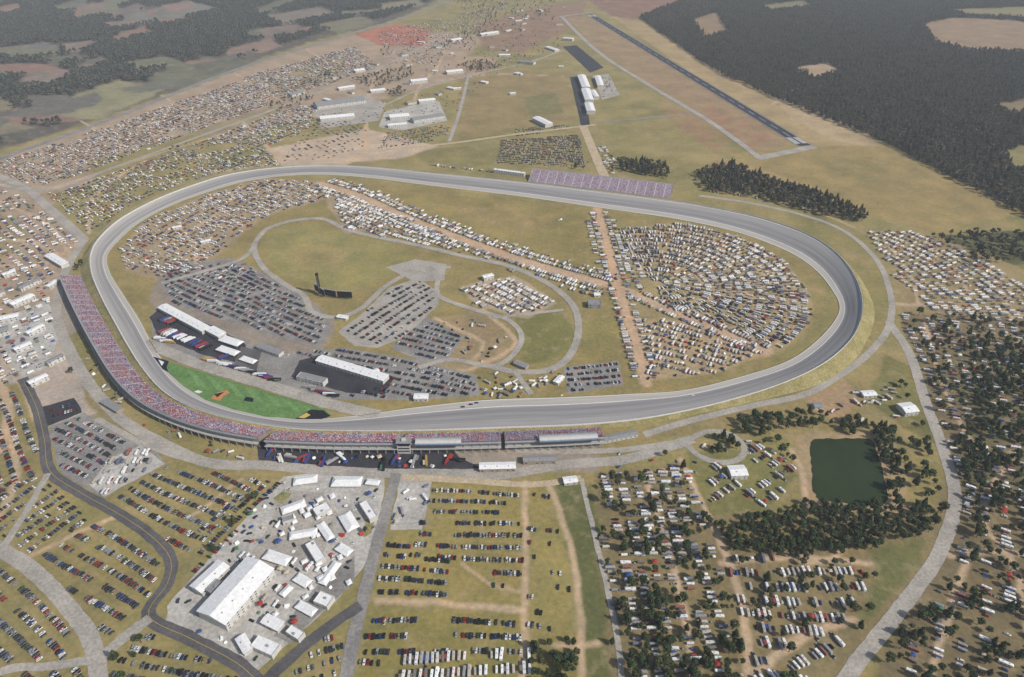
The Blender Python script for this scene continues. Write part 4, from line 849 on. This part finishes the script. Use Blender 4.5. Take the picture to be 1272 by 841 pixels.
rows_([(450,760),(480,762),(470,860),(432,860)],((450,780),(475,781)),11,2.9,.9,'car',.2)
rows_([(500,816),(660,812),(662,880),(490,880)],((510,822),(655,818)),12,4.2,.88,'rv')
rows_([(657,610),(682,610),(700,690),(716,780),(656,785)],((657,640),(700,645)),14,3,.6,'car',.7,nscale=20)
rows_([(142,620),(205,578),(326,597),(240,686),(216,676)],((150,622),(240,668)),12.5,2.9,.9,'car',.15,nscale=22)
rows_([(-60,640),(0,600),(58,594),(112,648),(40,688),(0,668)],((20,665),(90,615)),12.5,2.9,.9,'car',.15,nscale=22)
rows_([(48,692),(120,650),(200,702),(186,742),(140,788),(112,780)],((60,692),(150,750)),12.5,2.9,.88,'car',.25,nscale=22)
rows_([(-100,690),(0,705),(40,724),(92,800),(112,860),(-100,870)],((0,720),(90,810)),12,2.9,.9,'car',.2,nscale=24)
rows_([(-80,490),(28,485),(45,555),(55,590),(-20,640),(-80,640)],((10,500),(50,580)),13,2.9,.85,'car',.2,nscale=20)
rows_([(135,830),(188,780),(290,828),(330,880),(130,890)],((150,830),(290,850)),12,2.9,.8,'car',.4,nscale=20)
rows_([(64,534),(104,516),(160,545),(110,600),(78,585)],((64,540),(150,580)),11,2.9,.92,'car',.1)
rows_([(135,573),(175,556),(202,575),(130,614),(115,602)],((135,575),(200,575)),13,4,.7,'rvm')
rows_([(46,509),(92,496),(100,511),(58,528)],((50,510),(90,500)),11,3,.6,'car')
rows_([(250,640),(330,595),(350,600),(240,720)],((250,690),(345,600)),11,2.9,.8,'car',.2)
rows_([(400,790),(440,770),(425,860),(350,860)],((380,820),(440,800)),11,3,.6,'car',.4)
scat([(330,552),(560,558),(590,580),(480,581),(390,575),(325,570)],11,.5,'haul')
scat([(330,552),(560,558),(590,580),(480,581),(390,575),(325,570)],7,.45,'tent')
scat([(500,596),(536,596),(524,655),(488,655)],9,.3,'rv')
rows_([(300,690),(340,640),(420,680),(400,745),(330,800)],((300,700),(400,740)),14,4,.35,'rvm',.5,nscale=15)
scat([(210,752),(352,596),(470,596),(466,680),(420,740),(322,828),(208,770)],9,.3,'car',.4,20)
scat([(300,640),(352,600),(470,600),(440,700),(380,770),(320,820),(240,790)],8,.3,'tent',.3,20)
big=[(-200,250),(0,202),(150,152),(330,88),(440,58),(470,82),(370,118),(260,158),(150,198),(60,230),(-20,222),(-200,280)]
rows_(big,((0,200),(330,88)),14,5.5,.78,'mixc',.25,nscale=60)
rows_([(60,242),(150,212),(260,172),(370,132),(400,130),(385,160),(330,185),(345,205),(285,212),(225,228),(160,256),(130,280),(110,290)],((60,242),(260,172)),13.5,5,.72,'mixc',.3,nscale=60)
rows_([(-150,240),(10,235),(60,268),(98,302),(85,335),(60,345),(0,345),(-150,340)],((0,245),(80,310)),13.5,4.6,.75,'mixc',.3,nscale=40)
rows_([(-100,350),(0,345),(60,345),(70,380),(66,430),(40,480),(-100,480)],((0,350),(60,420)),14,4.6,.55,'mixc',.25)
rows_([(470,40),(560,20),(640,0),(590,40),(560,60),(545,80),(480,80)],((470,60),(560,40)),18,7,.5,'mixc',.4,nscale=60)
rows_([(400,140),(455,162),(450,185),(400,200),(350,200)],((400,150),(450,180)),14,4,.35,'car',.5)
rows_([(480,165),(560,155),(556,172),(470,185)],((480,170),(550,160)),12,3,.5,'car',.4)
rows_([(640,160),(700,155),(712,160),(640,170)],((640,165),(700,158)),12,3,.7,'car',.1)
scat([(100,470),(150,515),(230,560),(320,575),(315,555),(220,530),(150,480),(110,420)],8,.3,'mixc')
scat([(400,140),(560,110),(600,60),(640,40),(700,60),(600,100),(560,150),(420,170)],16,.25,'car')
scat([(738,96),(756,94),(768,116),(750,122)],12,.4,'car')
c2=g1(860,380)
arcs(c2,G([(1108,330)])[0][0]-c2[0],520,15,-.35,1.2,[(1072,288),(1130,288),(1272,338),(1420,365),(1420,425),(1272,405),(1118,384),(1108,330)],.84,'rvm',4.8)
rows_([(1122,392),(1272,404),(1420,415),(1420,600),(1200,610),(1178,545),(1155,480)],((1130,400),(1160,480)),15,5,.62,'mix',.35,nscale=26)
rows_([(1195,600),(1420,600),(1420,880),(1080,880),(1190,690)],((1200,640),(1190,780)),16,5,.55,'mix',.4,nscale=26)
rows_([(742,592),(850,576),(875,640),(895,700),(925,860),(778,880),(752,700)],((760,600),(800,800)),14,4.5,.74,'rvm',.25,nscale=24)
rows_([(885,572),(975,545),(990,598),(930,640),(880,632)],((885,640),(975,590)),14,4.4,.8,'rvm',.5,nscale=18)
rows_([(895,690),(1085,700),(1060,765),(1000,800),(940,830)],((900,700),(1080,705)),14,4.6,.76,'rvm',.3,nscale=22)
rows_([(940,840),(1050,780),(1010,880),(930,880)],((940,840),(1040,790)),14,4.6,.65,'rvm',.3,nscale=22)
scat([(750,560),(860,552),(980,540),(1000,520),(1110,480),(1130,520),(1000,530),(880,575),(750,590)],10,.18,'mix')
scat([(1060,490),(1110,480),(1120,500),(1060,505)],8,.4,'rv')
instancer('parked_cars',np.concatenate(Lcar),cars,(.95,1.1)); instancer('recreational_vehicles',np.concatenate(Lrv),rvs,(.7,1.02),[3,5,2]); instancer('canopy_tents',np.concatenate(Ltent),tents,(.8,1.6)); instancer('hauler_trucks',np.concatenate(Lhaul),haul,(.75,.95))
CRa=np.concatenate(CR); instancer('spectators',CRa,ppl,(.95,1.15))
print('vehicles',time.time()-T0)
# ---------- trees ----------
Tg=[];Tf=[];Tb=[]
def trees(px,sp,fill,lst,noise=0,nscale=30,chk=True,holes=(),gl=None,gs=50):
    P=G(px); mn=P.min(0); mx=P.max(0); HP=[G(h) for h in holes]; used=set()
    if gl is not None:
        gx,gy=np.meshgrid(np.arange(mn[0],mx[0],gs),np.arange(mn[1],mx[1],gs)); gi,gj=np.meshgrid(np.arange(gx.shape[1]),np.arange(gx.shape[0])); X=gx.ravel()+gs/2;Y=gy.ravel()+gs/2; k=np.ones(len(X),bool); h=gs/2
        for ax in (-h,0,h):
            for ay in (-h,0,h):
                k&=inpoly(P,X+ax,Y+ay)
                for q in HP: k&=~inpoly(q,X+ax,Y+ay)
        used=set((gi.ravel()[k]*100003+gj.ravel()[k]).tolist()); X,Y=X[k],Y[k]; gl.append(np.stack([X,Y,np.zeros(len(X)),rng.integers(0,4,len(X))*math.pi/2],1))
    X,Y=np.meshgrid(np.arange(mn[0],mx[0],sp),np.arange(mn[1],mx[1],sp)); X=X.ravel()+rng.uniform(-.45,.45,X.size)*sp;Y=Y.ravel()+rng.uniform(-.45,.45,Y.size)*sp
    if used:
        kk=np.floor((X-mn[0])/gs).astype(int)*100003+np.floor((Y-mn[1])/gs).astype(int); g=~np.isin(kk,np.array(list(used))); X,Y=X[g],Y[g]
    k=inpoly(P,X+5*vn(X,Y,20,1),Y+5*vn(X,Y,17,2))&(rng.random(len(X))<fill)
    if noise: k&=vn(X,Y,nscale,4)>-.9+noise*1.2
    X,Y=X[k],Y[k]
    for h in HP:
        k=~inpoly(h,X+14*vn(X,Y,25,5),Y+14*vn(X,Y,19,8)); X,Y=X[k],Y[k]
    if chk: k=ok(X,Y,2.5); X,Y=X[k],Y[k]
    lst.append(np.stack([X,Y,np.zeros(len(X)),rng.uniform(0,6.28,len(X))],1))
gF=[];gB=[]
RFv=[(795,22),(845,2),(860,-60),(1450,-60),(1500,330),(1400,320),(1272,268),(1180,222),(1100,178),(1030,150),(960,122),(900,95),(870,76)]
trees(RFv,8.6,.97,Tf,.05,60,False,[f[0] for f in RFf],gF,50)
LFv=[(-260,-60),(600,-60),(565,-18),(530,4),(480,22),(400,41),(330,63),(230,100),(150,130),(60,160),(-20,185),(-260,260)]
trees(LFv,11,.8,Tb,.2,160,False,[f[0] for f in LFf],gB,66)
for p,sp,fl in [([(765,200),(828,206),(832,222),(772,214)],8,.8),([(862,216),(905,205),(960,225),(1040,250),(1078,268),(1070,276),(1020,268),(950,250),(880,238)],8,.9),([(1155,294),(1300,288),(1300,326),(1210,328)],7,.25)]:
    trees(p,sp,fl,Tf)
Th=[]
for p,sp,fl in [([(330,132),(380,114),(392,122),(345,142)],12,.5),
  ([(430,100),(500,84),(520,92),(470,110)],11,.55),([(565,82),(600,76),(625,84),(590,92)],10,.6),([(480,112),(500,108),(505,120),(486,122)],10,.6),([(370,100),(420,85),(425,100),(380,112)],14,.35),([(700,200),(760,206),(765,216),(700,212)],10,.4),([(535,60),(600,30),(640,30),(590,60)],18,.3),([(0,240),(60,260),(60,275),(0,262)],14,.3),
  ([(470,60),(560,40),(690,20),(700,60),(560,100),(480,100)],30,.22),([(0,205),(330,95),(430,90),(300,150),(60,230)],44,.25),([(560,0),(700,-10),(680,20),(600,30)],22,.4),([(100,215),(200,185),(330,150),(330,165),(180,215)],26,.2)]:
    trees(p,sp,fl,Th)
for p,sp,fl,ns in [([(1084,528),(1112,532),(1128,590),(1122,628),(1106,628),(1098,580),(1086,552)],6.5,.95,0),([(890,652),(950,640),(1000,628),(1100,630),(1165,628),(1162,662),(1085,682),(1040,690),(990,698),(930,690),(892,676)],6.5,.95,0),
  ([(880,538),(912,546),(916,562),(884,562)],6.5,.9,0),([(918,520),(1000,512),(1060,520),(1100,530),(1060,540),(1000,530),(930,545)],7.5,.85,.1),([(940,548),(985,540),(990,590),(975,590),(965,560)],8,.5,.2),([(1100,470),(1120,470),(1140,500),(1150,540),(1130,540)],10,.35,0),
  ([(735,596),(850,578),(880,640),(900,700),(930,880),(770,880),(750,700)],8,.6,.55),([(660,800),(715,792),(720,860),(660,860)],7,.8,.1),([(795,630),(850,640),(860,700),(800,700)],7,.7,.1),([(760,740),(815,730),(850,800),(920,780),(930,870),(770,880)],7,.8,.25),
  ([(885,670),(1090,690),(1080,760),(1000,800),(930,840)],9,.4,.55),([(940,830),(1080,770),(1050,870),(930,870)],9,.4,.4),([(1120,388),(1272,402),(1430,415),(1430,880),(1060,880),(1188,690),(1192,620),(1160,500)],9,.7,.5),
  ([(1200,430),(1300,430),(1300,560),(1215,540)],7.5,.8,.3),([(1190,540),(1240,545),(1260,640),(1200,640)],7.5,.8,.3),([(1130,520),(1165,550),(1175,600),(1170,640),(1140,640)],9,.5,.1),([(1160,660),(1185,650),(1130,760),(1110,760)],10,.4,.2),
  ([(75,440),(95,440),(140,500),(190,540),(260,565),(320,575),(310,570),(230,560),(150,520),(100,480)],10,.4,.1),([(100,300),(112,340),(95,345),(80,310)],10,.3,0),([(735,575),(850,560),(850,568),(735,585)],10,.4,0),([(330,590),(350,592),(240,712),(228,704)],11,.3,0),([(130,830),(190,785),(200,795),(150,850)],9,.6,0),([(200,725),(225,700),(235,705),(215,740)],9,.5,0),([(430,700),(470,640),(475,645),(440,745)],12,.3,0),([(1110,770),(1150,740),(1150,800),(1100,850)],9,.5,.2),([(1090,540),(1150,520),(1160,560),(1125,560)],12,.3,0),([(-100,580),(0,560),(20,590),(-80,640)],14,.2,0),([(0,690),(60,590),(70,595),(20,695)],16,.25,0)]:
    trees(p,sp,fl,Tg,ns,16)
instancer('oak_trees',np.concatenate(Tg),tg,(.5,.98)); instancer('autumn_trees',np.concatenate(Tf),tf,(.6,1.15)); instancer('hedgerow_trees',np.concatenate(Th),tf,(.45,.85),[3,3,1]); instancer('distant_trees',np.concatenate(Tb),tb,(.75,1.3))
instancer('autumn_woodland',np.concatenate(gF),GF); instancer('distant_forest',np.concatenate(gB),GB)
mb=MB(); mb.loft([(-1.8,.5,.9,2.2),(-.8,.85,.6,2.5),(1.2,.85,.6,2.4),(2.4,.3,.9,1.5)],0,.4); mb.tube([(-1.5,0,1.9),(-6.5,0,2.3)],[.35,.14],0,7); mb.box(-6.9,-6.2,-.05,.05,2.1,3.6,0); mb.box(1.0,2.1,-.6,.6,1.3,2.2,1,.2,.1)
mb.tube([(0,0,2.4),(0,0,3.1)],[.12,.12],2,6); mb.box(-5,5,-.15,.15,3.1,3.14,2); mb.box(-.15,.15,-5,5,3.15,3.19,2)
for y in(-1,1): mb.tube([(-1.6,y,.1),(1.8,y,.1)],[.06,.06],2,5); mb.tube([(0,y,.1),(0,y*.6,.8)],[.05,.05],2,5)
o=mb.obj('helicopter',[M['white'],M['glass'],M['steel']]); p=g1(697,274); o.location=(*p,.05); o.rotation_euler=(0,0,1); o.scale=(1.6,)*3
for (x,y) in [(585,503),(592,501),(575,506),(860,492)]:
    o=bpy.data.objects.new('race_car',cars[0].data); sc.collection.objects.link(o); p=g1(x,y); o.location=(*p,.42); o.rotation_euler=(0,0,.06)
# ================= LIGHT / WORLD / CAMERA =================
w=bpy.data.worlds.new('World'); sc.world=w; w.use_nodes=True; nt=w.node_tree; sky=nt.nodes.new('ShaderNodeTexSky'); sky.sky_type='NISHITA'; sky.sun_disc=False
el=math.radians(39); az=math.radians(116); sky.sun_elevation=el; sky.sun_rotation=az; sky.air_density=1.0; sky.dust_density=2.0
bg=nt.nodes['Background']; bg.inputs[1].default_value=.11; nt.links.new(sky.outputs[0],bg.inputs[0])
import mathutils
dv=mathutils.Vector((math.sin(az)*math.cos(el),math.cos(az)*math.cos(el),math.sin(el)))
sd=bpy.data.lights.new('sun','SUN'); sd.energy=4.2; sd.angle=math.radians(.5); sd.color=(1,.965,.91); so=bpy.data.objects.new('sun',sd); sc.collection.objects.link(so); so.rotation_euler=dv.to_track_quat('Z','Y').to_euler(); so.location=(0,0,800)
# real atmospheric haze layer: thin homogeneous scattering volume over the valley
hm=bpy.data.materials.new('haze_air'); hm.use_nodes=True; nt=hm.node_tree; nt.nodes.clear(); om=nt.nodes.new('ShaderNodeOutputMaterial'); vsn=nt.nodes.new('ShaderNodeVolumeScatter'); vsn.inputs['Color'].default_value=(.82,.89,1.0,1); vsn.inputs['Density'].default_value=.000075; vsn.inputs['Anisotropy'].default_value=.0
nt.links.new(vsn.outputs[0],om.inputs['Volume'])
mb=MB(); mb.box(-9000,9000,-3000,12000,-30,900,0); mb.obj('atmospheric_haze',[hm])
cd=bpy.data.cameras.new('camera'); cam=bpy.data.objects.new('camera',cd); sc.collection.objects.link(cam); cam.location=(0,0,H); cam.rotation_euler=(math.pi/2-TH,0,0)
cd.sensor_width=36; cd.sensor_fit='HORIZONTAL'; cd.lens=F/1272*36; cd.clip_start=1; cd.clip_end=100000; sc.camera=cam
sc.view_settings.view_transform='Standard'; sc.view_settings.look='None'; sc.view_settings.exposure=0
print('done',time.time()-T0)
